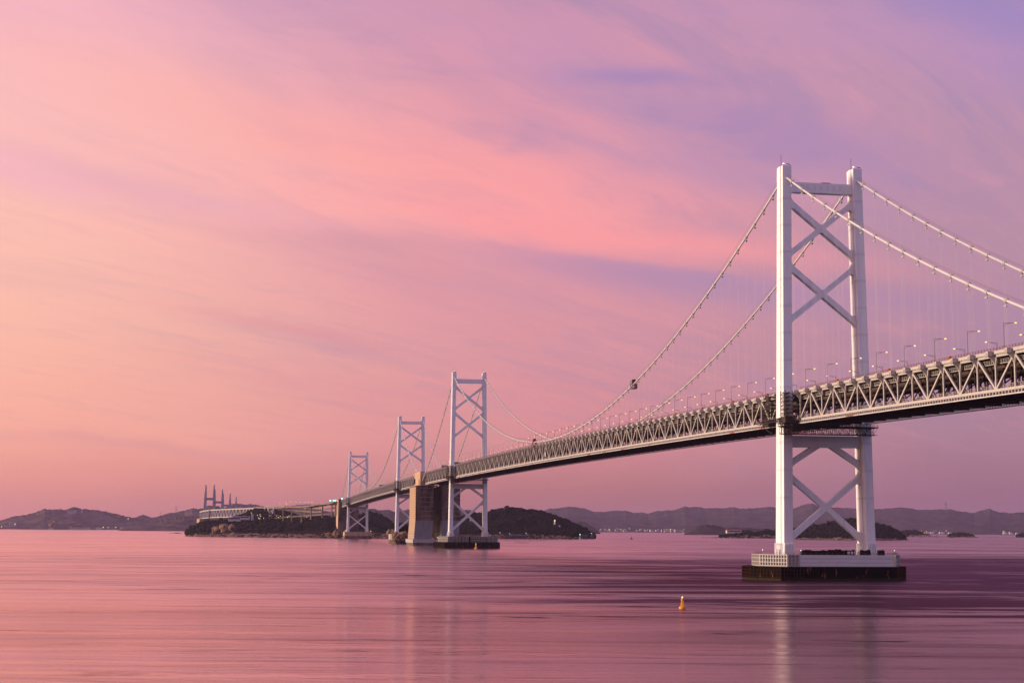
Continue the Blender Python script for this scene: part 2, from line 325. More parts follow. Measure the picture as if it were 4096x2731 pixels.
ICOF = [(0, 11, 5), (0, 5, 1), (0, 1, 7), (0, 7, 10), (0, 10, 11), (1, 5, 9), (5, 11, 4), (11, 10, 2), (10, 7, 6), (7, 1, 8), (3, 9, 4), (3, 4, 2), (3, 2, 6), (3, 6, 8), (3, 8, 9), (4, 9, 5), (2, 4, 11), (6, 2, 10), (8, 6, 7), (9, 8, 1)]
def link(name, data, parent=None, loc=(0, 0, 0), rot=None, scale=None):
    o = bpy.data.objects.new(name, data); COL.objects.link(o); o.location = loc
    if rot: o.rotation_euler = rot
    if scale: o.scale = scale
    if parent: o.parent = parent
    return o
def thing(name, label, cat, loc=(0, 0, 0), group=None, rz=0.0):
    o = link(name, None, None, loc); o.rotation_euler = (0, 0, rz); return tag(o, label, cat, group)
def tag(o, label, cat, group=None):
    o['label'] = label; o['category'] = cat
    if group: o['group'] = group
    return o
def kind(o, k): o['kind'] = k; return o
ORD = ['first', 'second', 'third', 'fourth', 'fifth', 'sixth', 'seventh', 'eighth', 'ninth', 'tenth']
def ordw(i): return ORD[i] if i < 10 else '%d%s' % (i+1, {1: 'st', 2: 'nd', 3: 'rd'}.get((i+1) % 10, 'th') if (i+1) % 100 not in (11, 12, 13) else 'th')

# numpy value noise
def vnoise(x, y, seed=0):
    x = np.asarray(x, float); y = np.asarray(y, float)
    xi = np.floor(x).astype(int); yi = np.floor(y).astype(int); xf = x-xi; yf = y-yi
    def h(a, b_):
        k = (a*374761393+b_*668265263+seed*1442695041) & 0xFFFFFFFF
        k = ((k ^ (k >> 13))*1274126177) & 0xFFFFFFFF
        return ((k ^ (k >> 16)) & 0xFFFF)/65535.0
    u = xf*xf*(3-2*xf); v = yf*yf*(3-2*yf)
    return (h(xi, yi)*(1-u)+h(xi+1, yi)*u)*(1-v)+(h(xi, yi+1)*(1-u)+h(xi+1, yi+1)*u)*v
def fbm(x, y, o=4, seed=0):
    t = 0; a = 0.5
    for i in range(o): t = t+a*vnoise(np.asarray(x)*2**i, np.asarray(y)*2**i, seed+i*17); a *= 0.5
    return t

# ================================================================== SETTING
sea = MB().add([(-60000, -4000, 0), (60000, -4000, 0), (60000, 90000, 0), (-60000, 90000, 0)], [(0, 1, 2, 3)]).build('sea', 'sea')
kind(sea, 'structure')

def Zp(ox, oy, s, pts): return [(ox+x/s, oy+y/s) for x, y in pts]
TERR = {}
def hill(name, ridge, Dr, Ds, Db, mat_, seed, ncol=160, nrow=26, rough=0.25, drop=0.0, pw=0.75, fs=400.0, jag=5.0):
    ridge = sorted(ridge); us = np.array([p[0] for p in ridge]); vsn = np.array([p[1] for p in ridge])
    uu = np.linspace(us[0], us[-1], ncol); vv = np.interp(uu, us, vsn)
    dsh = np.array([Ds(u) for u in uu]) if callable(Ds) else np.full(ncol, float(Ds))
    top = np.array([at(u, v, Dr) for u, v in zip(uu, vv)]); d = (top[:, :2]-CAM[:2])/Dr
    zr = np.maximum(top[:, 2]-drop, 0.6); jg = jag*(fbm(uu/9.0, uu*0+seed, 4, seed)-0.5)*2*np.clip(zr/30.0, 0, 1)
    tf = np.linspace(0, 1, nrow); tb = np.linspace(0, 1, 7)[1:]
    D = dsh[:, None]+(Dr-dsh)[:, None]*tf[None]
    xy = CAM[:2]+d[:, None, :]*D[..., None]
    n1_ = fbm(xy[..., 0]/fs, xy[..., 1]/fs, 5, seed); rid = 1-np.abs(2*fbm(xy[..., 0]/fs*0.8+7, xy[..., 1]/fs*0.8, 4, seed+3)-1)
    nz = 0.45*n1_*1.9+0.55*(1-rid)*2.2
    z = zr[:, None]*tf[None]**pw*(1-np.clip(rough*2.6*nz, 0, 0.85)*(1-tf[None])**0.5)
    cap = CAM[2]+(zr[:, None]-CAM[2])*D/Dr-0.02*zr[:, None]*(1-tf[None])
    z = np.where(zr[:, None] > CAM[2], np.minimum(z, cap), z); z = np.maximum(z, 0.0)+jg[:, None]*tf[None]**14; z[:, 0] = -0.6; z[:, -1] = zr+jg
    Db_ = Dr+(Db-Dr)*tb; xyb = CAM[:2]+d[:, None, :]*Db_[None, :, None]; zbk = zr[:, None]*(1-tb[None]**1.4)-0.6*tb[None]
    P = np.concatenate([np.dstack([xy, z]), np.dstack([xyb, zbk])], axis=1)
    n = P.shape[1]; mb = MB(); idx = lambda i, j: i*n+j
    mb.add(P.reshape(-1, 3), [(idx(i, j), idx(i+1, j), idx(i+1, j+1), idx(i, j+1)) for i in range(ncol-1) for j in range(n-1)])
    o = mb.build(name, mat_, smooth=True); kind(o, 'structure')
    TERR[name] = P
    return o
z3 = lambda p: Zp(1250, 1350, 1.7425, p); z5l = lambda p: Zp(0, 1900, 2.352, p); z4 = lambda p: Zp(650, 1850, 2.352, p)
z6m = lambda p: Zp(2000, 1950, 2.138, p); z2 = lambda p: Zp(2900, 1400, 1.5677, p); z8l = lambda p: Zp(700, 1900, 4.2764, p); z6 = lambda p: Zp(1300, 1750, 3.484, p)

# far ranges
hill('mountain_range', z6m([(300, 245), (340, 215), (380, 190), (430, 175), (500, 178), (590, 157), (650, 165), (740, 180), (800, 205), (880, 205), (950, 195), (1080, 195), (1150, 215), (1210, 210), (1270, 220), (1340, 200), (1420, 192), (1490, 190), (1580, 160), (1620, 165), (1690, 160), (1760, 175), (1850, 170), (1900, 175), (2000, 163), (2050, 178), (2150, 175), (2270, 165), (2350, 168)])
     + z2([(300, 982), (430, 990), (500, 965), (550, 958), (600, 985), (700, 985), (800, 990), (950, 995), (1050, 990), (1100, 984), (1150, 990), (1220, 1000), (1330, 997), (1400, 995), (1480, 1010), (1560, 1020), (1600, 1005), (1660, 993), (1720, 1015), (1800, 1020), (1850, 1015), (1950, 1020), (2050, 1005), (2200, 1030), (2400, 1060)]),
     17500, 14200, 23000, 'forest_far', 3, 900, 56, 0.36, fs=1100.0, pw=0.85, jag=7)
hill('left_headland', z5l([(-420, 480), (-300, 440), (-160, 445), (0, 425), (60, 405), (140, 385), (240, 372), (330, 350), (420, 312), (480, 325), (560, 318), (620, 322), (690, 298), (760, 310), (820, 322), (900, 322), (960, 332), (1020, 345), (1100, 365), (1180, 385), (1240, 395), (1350, 412), (1450, 440), (1600, 480), (1700, 505)]),
     12400, 11350, 15000, 'forest_warm', 11, 520, 50, 0.36, fs=520.0, jag=7)
hill('distant_knoll', z5l([(1200, 420), (1270, 400), (1310, 378), (1345, 368), (1380, 380), (1420, 396), (1480, 430)]), 15500, 15000, 17000, 'forest_far', 5, 50, 10, 0.2)
hill('rear_ridge', z5l([(1350, 415), (1400, 402), (1500, 382), (1620, 350), (1720, 335), (1760, 322)]) + z8l([(180, 600), (300, 562), (400, 572), (470, 560), (600, 512), (740, 530), (800, 548), (850, 556), (960, 490), (1020, 480), (1080, 485), (1200, 497), (1300, 488), (1400, 505), (1460, 525), (1540, 547), (1750, 560), (1900, 530), (2100, 505), (2250, 490), (2400, 495)]) + z6([(-50, 1010), (200, 1040), (560, 990)]),
     12800, 11800, 15500, 'forest_warm', 21, 420, 36, 0.34, fs=500.0, jag=6)
hill('front_headland', z5l([(1120, 512), (1160, 492), (1250, 470), (1350, 455), (1420, 437), (1500, 425), (1560, 410), (1650, 395), (1760, 386), (1860, 380), (1950, 388), (2100, 400), (2300, 420)]), 9600, 8950, 11200, 'forest_warm', 31, 360, 40, 0.36, fs=330.0, jag=6)
hill('purple_hill', z6([(440, 1040), (520, 1000), (600, 990), (680, 985), (760, 1012), (840, 1000), (900, 1002), (960, 1030), (1050, 1012), (1180, 998), (1300, 1010), (1700, 1030), (2000, 1000), (2100, 1030)]), 10500, 9700, 12500, 'forest_far', 41, 320, 36, 0.34, fs=420.0)
hill('near_purple_hill', z6([(880, 1150), (930, 1120), (1000, 1090), (1060, 1050), (1120, 1035), (1180, 1020), (1300, 1000), (1480, 1010)]), 8200, 7800, 9800, 'forest_far', 43, 80, 18, 0.3, fs=260.0)
hill('hill_behind_islet', z6m([(560, 330), (600, 310), (640, 297), (690, 292), (740, 300), (790, 330), (830, 362), (858, 384)]), 8600, 8200, 9600, 'forest_far', 51, 80, 16, 0.25, fs=160.0)
hill('low_far_island', z6m([(1575, 392), (1610, 370), (1640, 350), (1690, 325), (1760, 315), (1830, 318), (1880, 330), (1930, 345), (2000, 340), (2100, 345), (2200, 350), (2340, 348)]) + z2([(200, 1117), (300, 1120), (420, 1130), (500, 1140)]), 8200, 7700, 9000, 'forest_far', 61, 160, 16, 0.25, fs=160.0)

# wooded islands nearer by
def shore(pts):
    us = [p[0] for p in pts]; ds = [p[1] for p in pts]; return lambda u: float(np.interp(u, us, ds))
hill('wooded_island', z3([(560, 1330), (620, 1300), (700, 1290), (800, 1275), (930, 1260), (1030, 1240), (1100, 1225), (1220, 1210), (1260, 1195), (1330, 1180), (1420, 1182), (1500, 1190), (1560, 1192), (1620, 1210), (1700, 1240), (1780, 1270), (1850, 1300), (1900, 1330), (1940, 1360), (1955, 1383)]),
     3990, shore([(1500, 3800), (2000, 3700), (2280, 3600), (2372, 3800)]), 4500, 'soil', 71, 150, 24, 0.25, drop=6.0, fs=90.0, pw=0.6)
hill('bridge_island', z4([(235, 668), (250, 625), (280, 595), (340, 578), (420, 548), (500, 545), (560, 530), (640, 536), (800, 532), (1000, 530), (1200, 528), (1300, 520), (1420, 505), (1560, 500), (1640, 515), (1720, 520), (1800, 505), (1900, 470), (1950, 460), (2000, 468), (2060, 490), (2120, 535), (2165, 580), (2185, 620), (2200, 660)]),
     4150, shore([(735, 4080), (800, 3860), (950, 3680), (1160, 3560), (1373, 3440), (1560, 3420), (1600, 3500)]), 4900, 'soil', 81, 220, 18, 0.2, drop=6.0, fs=90.0, pw=0.45)
hill('bridge_island_rise', z4([(640, 528), (700, 500), (780, 470), (850, 450), (900, 425), (935, 418), (1000, 442), (1080, 455), (1180, 462), (1240, 478), (1270, 505), (1300, 525)]), 4350, 4160, 4600, 'soil', 91, 110, 10, 0.1, drop=6.0, fs=80.0, pw=0.6)
hill('small_wooded_island', z2([(400, 1150), (420, 1122), (470, 1107), (540, 1102), (620, 1087), (700, 1067), (760, 1057), (820, 1052), (880, 1060), (950, 1080), (1000, 1095), (1050, 1110), (1090, 1140), (1120, 1170), (1150, 1187)]),
     4320, shore([(3150, 4100), (3350, 4050), (3500, 3980), (3630, 4150)]), 4800, 'soil', 101, 150, 22, 0.25, drop=6.0, fs=90.0, pw=0.6)
hill('flat_wooded_spit', z6m([(1725, 424), (1800, 412), (1900, 405), (1940, 400), (2050, 385), (2140, 380), (2200, 385), (2300, 368), (2350, 370)]) + z2([(150, 1125), (260, 1125), (340, 1130), (420, 1150)]), 4820, 4680, 5200, 'soil', 111, 120, 10, 0.2, drop=5.0, fs=80.0, pw=0.5)
hill('rocky_islet', z2([(1085, 1160), (1100, 1138), (1140, 1129), (1200, 1131), (1240, 1150), (1290, 1163), (1350, 1166), (1410, 1171)]), 7000, 6800, 7300, 'soil', 121, 60, 8, 0.2, drop=4.0, fs=60.0)
hill('round_islet', z2([(1390, 1170), (1410, 1158), (1440, 1148), (1480, 1145), (1530, 1155), (1560, 1165), (1582, 1173)]), 6500, 6350, 6750, 'soil', 131, 50, 8, 0.2, drop=4.0, fs=60.0)
hill('edge_islet', z2([(1820, 1170), (1845, 1150), (1880, 1138), (1960, 1130), (2060, 1150), (2100, 1172)]), 7400, 7200, 7700, 'soil', 141, 50, 8, 0.2, drop=4.0, fs=60.0)

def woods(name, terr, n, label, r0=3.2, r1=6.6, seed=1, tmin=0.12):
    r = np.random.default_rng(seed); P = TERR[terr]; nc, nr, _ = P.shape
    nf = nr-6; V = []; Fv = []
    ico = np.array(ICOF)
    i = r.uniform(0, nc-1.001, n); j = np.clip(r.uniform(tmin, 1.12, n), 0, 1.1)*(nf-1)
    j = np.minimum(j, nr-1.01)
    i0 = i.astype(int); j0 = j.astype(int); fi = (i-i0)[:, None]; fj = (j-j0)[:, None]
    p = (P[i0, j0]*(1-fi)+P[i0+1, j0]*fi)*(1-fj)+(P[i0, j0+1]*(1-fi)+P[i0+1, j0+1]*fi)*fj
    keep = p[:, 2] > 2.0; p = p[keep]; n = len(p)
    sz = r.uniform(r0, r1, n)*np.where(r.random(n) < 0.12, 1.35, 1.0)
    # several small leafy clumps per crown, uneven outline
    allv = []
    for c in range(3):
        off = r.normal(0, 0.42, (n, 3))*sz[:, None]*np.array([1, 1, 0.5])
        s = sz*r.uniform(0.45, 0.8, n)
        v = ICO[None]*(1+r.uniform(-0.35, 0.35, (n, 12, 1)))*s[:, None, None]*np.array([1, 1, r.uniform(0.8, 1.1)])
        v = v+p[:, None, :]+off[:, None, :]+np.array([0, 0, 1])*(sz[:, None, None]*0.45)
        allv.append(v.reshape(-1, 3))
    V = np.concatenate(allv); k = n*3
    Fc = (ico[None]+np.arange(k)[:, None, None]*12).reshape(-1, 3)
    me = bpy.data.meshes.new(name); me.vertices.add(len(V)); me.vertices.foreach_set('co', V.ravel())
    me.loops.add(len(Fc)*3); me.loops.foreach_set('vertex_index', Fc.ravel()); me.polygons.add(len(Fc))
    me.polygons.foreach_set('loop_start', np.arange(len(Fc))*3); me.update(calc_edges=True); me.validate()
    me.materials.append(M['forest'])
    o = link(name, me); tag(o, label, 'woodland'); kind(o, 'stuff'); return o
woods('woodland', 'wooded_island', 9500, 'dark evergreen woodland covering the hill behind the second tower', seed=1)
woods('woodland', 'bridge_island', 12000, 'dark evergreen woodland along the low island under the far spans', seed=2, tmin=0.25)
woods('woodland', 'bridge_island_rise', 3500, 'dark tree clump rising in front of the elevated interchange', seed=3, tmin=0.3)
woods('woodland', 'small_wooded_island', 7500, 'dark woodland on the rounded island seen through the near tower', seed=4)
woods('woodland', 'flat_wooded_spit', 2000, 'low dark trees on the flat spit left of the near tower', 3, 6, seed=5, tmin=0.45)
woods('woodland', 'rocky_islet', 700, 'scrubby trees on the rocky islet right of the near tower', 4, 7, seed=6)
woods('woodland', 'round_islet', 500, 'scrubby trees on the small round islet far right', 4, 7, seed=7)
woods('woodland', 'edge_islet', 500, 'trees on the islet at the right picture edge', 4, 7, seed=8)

def rocks(name, terr, n, label, size=(1.2, 3.2), tmax=0.06, seed=1, cliffs=()):
    r = np.random.default_rng(seed); P = TERR[terr]; nc, nr, _ = P.shape; nf = nr-6; mb = MB()
    for k in range(n):
        i = r.uniform(0, nc-1.01); j = r.uniform(0.0, tmax)**1.0*(nf-1); i0, j0 = int(i), int(j)
        p = P[i0, j0]+(P[i0+1, j0]-P[i0, j0])*(i-i0); p = p+(P[i0, j0+1]-P[i0, j0])*(j-j0)
        s = r.uniform(*size)*(0.5+0.9*fbm(i*0.25, 0.0, 3, seed)); mb.blob((p[0], p[1], p[2]+s*0.15), (s*1.5, s*1.2, s*r.uniform(0.5, 1.0)), jit=0.35)
    for u, v, D, w, h in cliffs:
        for k in range(26):
            q_ = at(u+r.uniform(-w, w), v+r.uniform(-h, h), D+r.uniform(-6, 6)); s = r.uniform(3, 7); mb.blob(q_, (s, s, s*1.3), jit=0.4)
    o = mb.build(name, 'rock'); tag(o, label, 'rocks'); kind(o, 'stuff'); return o
rocks('shore_rocks', 'wooded_island', 420, 'tan rocks along the shore of the wooded hill island', seed=1)
rocks('shore_rocks', 'bridge_island', 620, 'tan cliffs and boulders along the shore below the far spans', (1.2, 3.2), 0.07, seed=2,
      cliffs=[(*z8l([(700, 950)])[0], 3850, 9, 9), (*z8l([(840, 915)])[0], 3830, 11, 10), (*z8l([(965, 915)])[0], 3820, 5, 6), (1350, 2132, 3470, 10, 4), (1568, 2132, 3440, 14, 4)])
rocks('shore_rocks', 'small_wooded_island', 420, 'tan rocks at the foot of the island seen through the near tower', seed=3)
rocks('shore_rocks', 'flat_wooded_spit', 160, 'low rocks and sand edge of the flat spit', (1, 2.5), 0.3, seed=4)
rocks('shore_rocks', 'rocky_islet', 160, 'bare tan rocks around the scrubby islet', (3, 7), 0.3, seed=5)
rocks('shore_rocks', 'round_islet', 120, 'bare rocks around the small round islet', (2, 5), 0.3, seed=6)

mbc = MB(); rc = np.random.default_rng(12)
for u, v, w, h in ((222, 2094, 9, 9), (205, 2098, 6, 5), (292, 2096, 13, 7), (318, 2100, 10, 4)):
    for k in range(34):
        q_ = at(u+rc.normal(0, w*0.5), v+rc.normal(0, h*0.5), 11420+rc.uniform(-20, 20)); s_ = rc.uniform(4, 10); mbc.blob((q_[0], q_[1], max(q_[2], 1)), (s_, s_, s_*1.2), jit=0.4)
tag(kind(mbc.build('quarry_cliff', 'rock'), 'stuff'), 'bare tan quarry cliffs at the foot of the left headland', 'cliff')

# ================================================================== BRIDGE: profiles
def zb(y): t = y/1000.0; return ((0.22*t-5.65)*t+13.37)*t+73.03
def quad(pts):
    a = np.array(pts); return np.polyfit(a[:, 0], a[:, 1], min(2, len(pts)-1))
TOW = [(0.0, 192.7, 11.4), (1100.0, 200.9, 13.2), (1676.5, 189.2, 13.8), (2637.7, 180.5, 14.5)]
CABLES = [   # name part, Y range, quadratic
    (-292.0, -2.0, quad([(-2, 187.6), (-90.6, 146.4), (-158.6, 118.6), (-212.2, 98.9)])),
    (2.0, 1098.0, quad([(0, 187.8), (0, 187.8), (235.8, 124.1), (304.4, 112), (421, 98.8), (541, 93.6), (636, 96), (707.7, 102.1), (830.5, 120.8), (998.8, 161.2), (1098, 196), (1098, 196)])),
    (1102.0, 1388.0, quad([(1102, 196), (1125.3, 186.4), (1241.7, 133.8), (1297.7, 113.6), (1361, 93)])),
    (1448.0, 1674.5, quad([(1674, 184.6), (1612.3, 154.3), (1455.2, 99.6)])),
    (1678.5, 2635.7, quad([(1678, 184.5), (1748.8, 161.9), (1935.6, 116.1), (2073.9, 95.8), (2215.8, 93.15), (2359.6, 107.3), (2522.6, 142.1), (2636, 175.8)])),
    (2639.7, 2880.0, quad([(2640, 175.5), (2690, 154), (2861, 89.6)])),
]
SPANS = [    # start, panels, panel length, first point is a bottom node, detailed
    (-291.7, 21, 13.4, 0, True), (3.4, 82, 13.332, 1, True), (1103.4, 20, 13.35, 1, True),
    (1476.0, 14, 14.07, 1, False), (1680.0, 72, 13.25, 1, False), (2641.0, 18, 13.3, 1, False)]
SPAN_LABEL = ['near steel truss deck running off the right edge from the near tower', 'long steel truss deck between the near tower and the second tower', 'steel truss deck between the second tower and the concrete anchorage',
              'steel truss deck between the concrete anchorage and the third tower', 'distant steel truss deck between the third and fourth towers', 'far truss deck from the fourth tower to the island anchorage']
TOWER_LABEL = ['nearest white bridge tower, tallest in the picture', 'second white bridge tower, in front of the concrete anchorage', 'third white bridge tower, just left of the concrete anchorage', 'fourth and farthest white suspension tower, over the island']
H = 12.3

# ------------------------------------------------------------------ towers
def leg_x(z, zt, zb0): return 17.5+2.55*(zt-z)/(zt-zb0)
def fillet(V, d1, d2, r, n=7):
    d1 = np.array(d1)/np.linalg.norm(d1); d2 = np.array(d2)/np.linalg.norm(d2); V = np.array(V, float)
    th = math.acos(max(-1, min(1, d1@d2))); L = r/math.tan(th/2)
    bis = (d1+d2)/np.linalg.norm(d1+d2); C = V+bis*(r/math.sin(th/2))
    a = V+d1*L; b_ = V+d2*L
    a0 = math.atan2(*(a-C)[::-1]); a1 = math.atan2(*(b_-C)[::-1]); da = (a1-a0+math.pi) % (2*math.pi)-math.pi
    return [tuple(V)]+[(C[0]+r*math.cos(a0+da*k/n), C[1]+r*math.sin(a0+da*k/n)) for k in range(n+1)]
def tower(i):
    Y, zt, z0 = TOW[i]; zd = zb(Y)
    t = thing('bridge_tower', TOWER_LABEL[i], 'bridge tower', (0, Y, z0), 'white towers of the suspension bridges')
    up = lambda z: zt-(192.7-z)*(zt-zd)/(192.7-73.0)-z0
    dn = lambda z: (z-11.4)*(zd-z0)/(73.0-11.4)
    zl = lambda z: up(z) if z > 73 else dn(z)
    Ht = zt-z0; lx = lambda z: 17.5+2.55*(1-z/Ht)
    def cross(z, g=0.0):
        a, b_ = 2.1+g, 2.5+g; k = 1-z/Ht; y2 = 3.9+1.75*k+g; y1 = 1.5+0.6*k+g
        return [(-a, -y2), (a, -y2), (a, -y1), (b_, -y1), (b_, y1), (a, y1), (a, y2), (-a, y2), (-a, y1), (-b_, y1), (-b_, -y1), (-a, -y1)]
    for s in (-1, 1):
        mb = MB(); zs = np.linspace(0, Ht, 9)
        mb.loft([[(s*lx(z)+x, y, z) for x, y in cross(z)] for z in zs])
        lg = mb.build('leg', 'white', t)
        mb = MB(); mb.loft([[(s*lx(z)+x, y, z) for x, y in cross(z, 0.06)] for z in (zl(186.0), Ht+0.05)]); mb.build('leg_cap', 'white', lg)
        mb = MB()
        mb.loft([[(s*lx(z)+x, y, z) for x, y in cross(z, 0.35)] for z in (0.0, 4.4)])
        for k in range(6):
            x = -2.0+k*0.8
            mb.box((s*lx(2)+x, -5.95-0.28, 2.6), (0.22, 0.55, 5.2)); 
        for k in range(9):
            for sx_ in (-1, 1): mb.box((s*lx(2)+sx_*2.72, -4.6+k*1.15, 2.6), (0.7, 0.22, 5.2))
        mb.build('leg_base', 'white', lg)
        if i < 3:
            zk = zl(177.0)
            while zk > 16:
                mb = MB(); mb.loft([[(s*lx(z)+x, y, z) for x, y in cross(z, 0.03)] for z in (zk-0.65, zk+0.65)]); mb.build('splice_band', 'white2', lg); zk -= 12.7
        # head gear
        mb = MB(); x0 = s*17.5
        mb.tube([(x0-0.9, 1.6, Ht), (x0-0.9, 1.6, Ht+6.2)], 0.09, 6); mb.build('antenna', 'dark', t)
        mb = MB(); mb.box((x0+0.3, -2.2, Ht+0.12), (1.8, 1.4, 0.25)); mb.build('roof_hatch', 'dark', t); mb = MB(); mb.box((x0+0.9, 1.4, Ht+0.45), (1.6, 1.6, 0.9)); mb.build('roof_housing', 'dark', t); mb = MB(); mb.tube([(x0-0.2, 0.2, Ht), (x0-0.2, 0.2, Ht+1.6)], 0.12, 6); mb.build('lamp_post', 'dark', t); mb = MB(); mb.beam((x0+0.2, -3, Ht+1.0), (x0+1.9, -3, Ht+0.7), 0.3, 0.3); mb.build('roof_rail', 'dark', t)
        mb = MB(); mb.box((x0-0.2, 0.2, Ht+1.8), (0.6, 0.4, 0.5)); mb.build('floodlight', 'glow_white', t)
        mb = MB(); mb.box((s*lx(zl(88))-2.75, -0.6, zl(90)), (0.5, 0.7, 0.7)); mb.build('aviation_light', 'glow_white', t)
    # beams and braces in the plane between the legs
    YF, YB = -1.6, 1.6
    li = lambda z: lx(z)-2.1           # inner face
    def hb(name, zlo, zhi, yf=-1.9, yb=1.9):
        x = li((zlo+zhi)/2)+0.6; mb = MB(); mb.box((0, (yf+yb)/2, (zlo+zhi)/2), (2*x, yb-yf, zhi-zlo))
        return mb.build(name, 'white', t)
    tbm = hb('top_beam', zl(180.6), zl(185.4))
    if i == 0:
        for k in range(7): mb = MB(); mb.box((-9.5+k*3.2, -1.93, zl(183.2)), (1.2, 0.06, 2.4)); mb.build('access_panel', 'white2', tbm)
        mb = MB(); mb.beam((1, 0, zl(185.4)+0.6), (5.5, 0, zl(185.4)+0.6), 0.3, 0.3); mb.beam((1.4, 0, zl(185.4)), (1.4, 0, zl(185.4)+0.6), 0.2, 0.2); mb.beam((5.2, 0, zl(185.4)), (5.2, 0, zl(185.4)+0.6), 0.2, 0.2); mb.build('beam_rail', 'brown', tbm)
    hb('deck_beam', zl(60.6), zl(65.9), -2.2, 2.2)
    W = 2.5
    def line_off(p0, p1, o):
        d = np.array(p1)-np.array(p0); d = d/np.linalg.norm(d); nrm = np.array([-d[1], d[0]]); return np.array(p0)+nrm*o, np.array(p1)+nrm*o
    def isect(a0, a1, b0, b1):
        da = a1-a0; db = b1-b0; den = da[0]*db[1]-da[1]*db[0]; t_ = ((b0[0]-a0[0])*db[1]-(b0[1]-a0[1])*db[0])/den; return a0+da*t_
    def brace(p0, p1):
        mb = MB(); a0, a1 = line_off(p0, p1, W/2); b0, b1 = line_off(p0, p1, -W/2)
        mb.prism_xz([tuple(a0), tuple(b0), tuple(b1), tuple(a1)], YF, YB); return mb.build('diagonal_brace', 'white', t)
    def gusset(V, d1, d2, r):
        mb = MB(); poly = fillet(V, d1, d2, r)
        ar = sum(poly[k][0]*poly[(k+1) % len(poly)][1]-poly[(k+1) % len(poly)][0]*poly[k][1] for k in range(len(poly)))
        if ar > 0: poly = poly[::-1]
        mb.prism_xz(poly, YF+0.004, YB-0.004); return mb.build('gusset', 'white', t)
    c1, c2, c3 = zl(163.6), zl(132.6), zl(33.0)
    ku, kl = 0.80*(zt-zd)/119.7, 0.82*(zd-z0)/61.6
    def xset(c, k, lo_only=False):
        xu = li(c+14)+1.2; xl_ = li(c-14)+1.2
        for s in (-1, 1):
            brace((0, c), (s*xu, c+k*xu)); brace((0, c), (s*xl_, c-k*xl_))
        e = W/2*math.sqrt(1+k*k)
        poly = [(e/k+1.0, 0), (0.7, e+0.55), (-0.7, e+0.55), (-e/k-1.0, 0), (-0.7, -e-0.55), (0.7, -e-0.55)]
        poly = [(1.6, -k*1.6-e), (1.6+e*.45, -k*1.6-e*.1), (e/k+.25, -.55), (e/k+.25, .55), (1.6+e*.45, k*1.6+e*.1), (1.6, k*1.6+e), (.5, e+.25), (-.5, e+.25)]
        poly = [(e/k*0.45, -e-0.35*k), (e/k+0.35, -0.9), (e/k+0.35, 0.9), (0.9, e+0.35), (-0.9, e+0.35), (-e/k-0.35, 0.9), (-e/k-0.35, -0.9), (-0.9, -e-0.35)]
        poly = [(0.9, -e-0.35)]+poly[1:]
        mb = MB(); mb.prism_xz([(x, z+c) for x, z in poly][::-1], YF-0.03, YB+0.03); mb.build('brace_joint', 'white', t)
        for s in (-1, 1):
            for sg in (1, -1):
                zc = c+sg*k*li(c); x = li(zc)
                ez = W/2*math.sqrt(1+k*k)
                Vu = (s*x, c+sg*k*x+ez); Vd = (s*x, c+sg*k*x-ez)
                din = np.array((-s, -sg*k))
                gusset(Vu, (0, 1), din, 8.0 if sg > 0 else 1.4)
                gusset(Vd, (0, -1), din, 1.4 if sg > 0 else 6.0)
    xset(c1, ku); xset(c2, ku); xset(c3, kl)
    # upper V under the deck beam
    for s in (-1, 1):
        zt_, zl_ = zl(61.0), zl(52.6); p0 = (s*2.2, zt_+1.2); p1 = (s*(li(zl_)+1.2), zl_-0.8)
        brace(p0, p1); k = (p0[1]-p1[1])/(abs(p1[0])-abs(p0[0]))
        x = li(zl_); ez = W/2*math.sqrt(1+k*k); zc = p0[1]-k*(x-2.2)
        gusset((s*x, zc+ez), (0, 1), (-s, k), 1.4); gusset((s*x, zc-ez), (0, -1), (-s, k), 6.0)
    return t
TOWERS = [tower(i) for i in range(4)]

# ------------------------------------------------------------------ tower piers
def octo(hx, hy, cx, cy): return [(-hx, -hy+cy), (-hx+cx, -hy), (hx-cx, -hy), (hx, -hy+cy), (hx, hy-cy), (hx-cx, hy), (-hx+cx, hy), (-hx, hy-cy)]
def grid_on(mb, a, b_, z0, z1, nx, nz, w, out, mi=0, nrm=None):
    a = np.array(a, float); b_ = np.array(b_, float); d = (b_-a); L = np.linalg.norm(d); d /= L; nv = np.array([d[1], -d[0]])
    ang_ = math.atan2(d[1], d[0])
    for k in range(nx+1):
        p = a+d*L*k/nx+nv*out/2; mb.box((p[0], p[1], (z0+z1)/2), (w, out, z1-z0), mi, ang_)
    for k in range(nz+1):
        p = (a+b_)/2+nv*out*0.42; z = z0+(z1-z0)*k/nz; mb.box((p[0], p[1], z+(w/2 if k == 0 else -w/2 if k == nz else 0)), (L, out*0.8, w), mi, ang_)
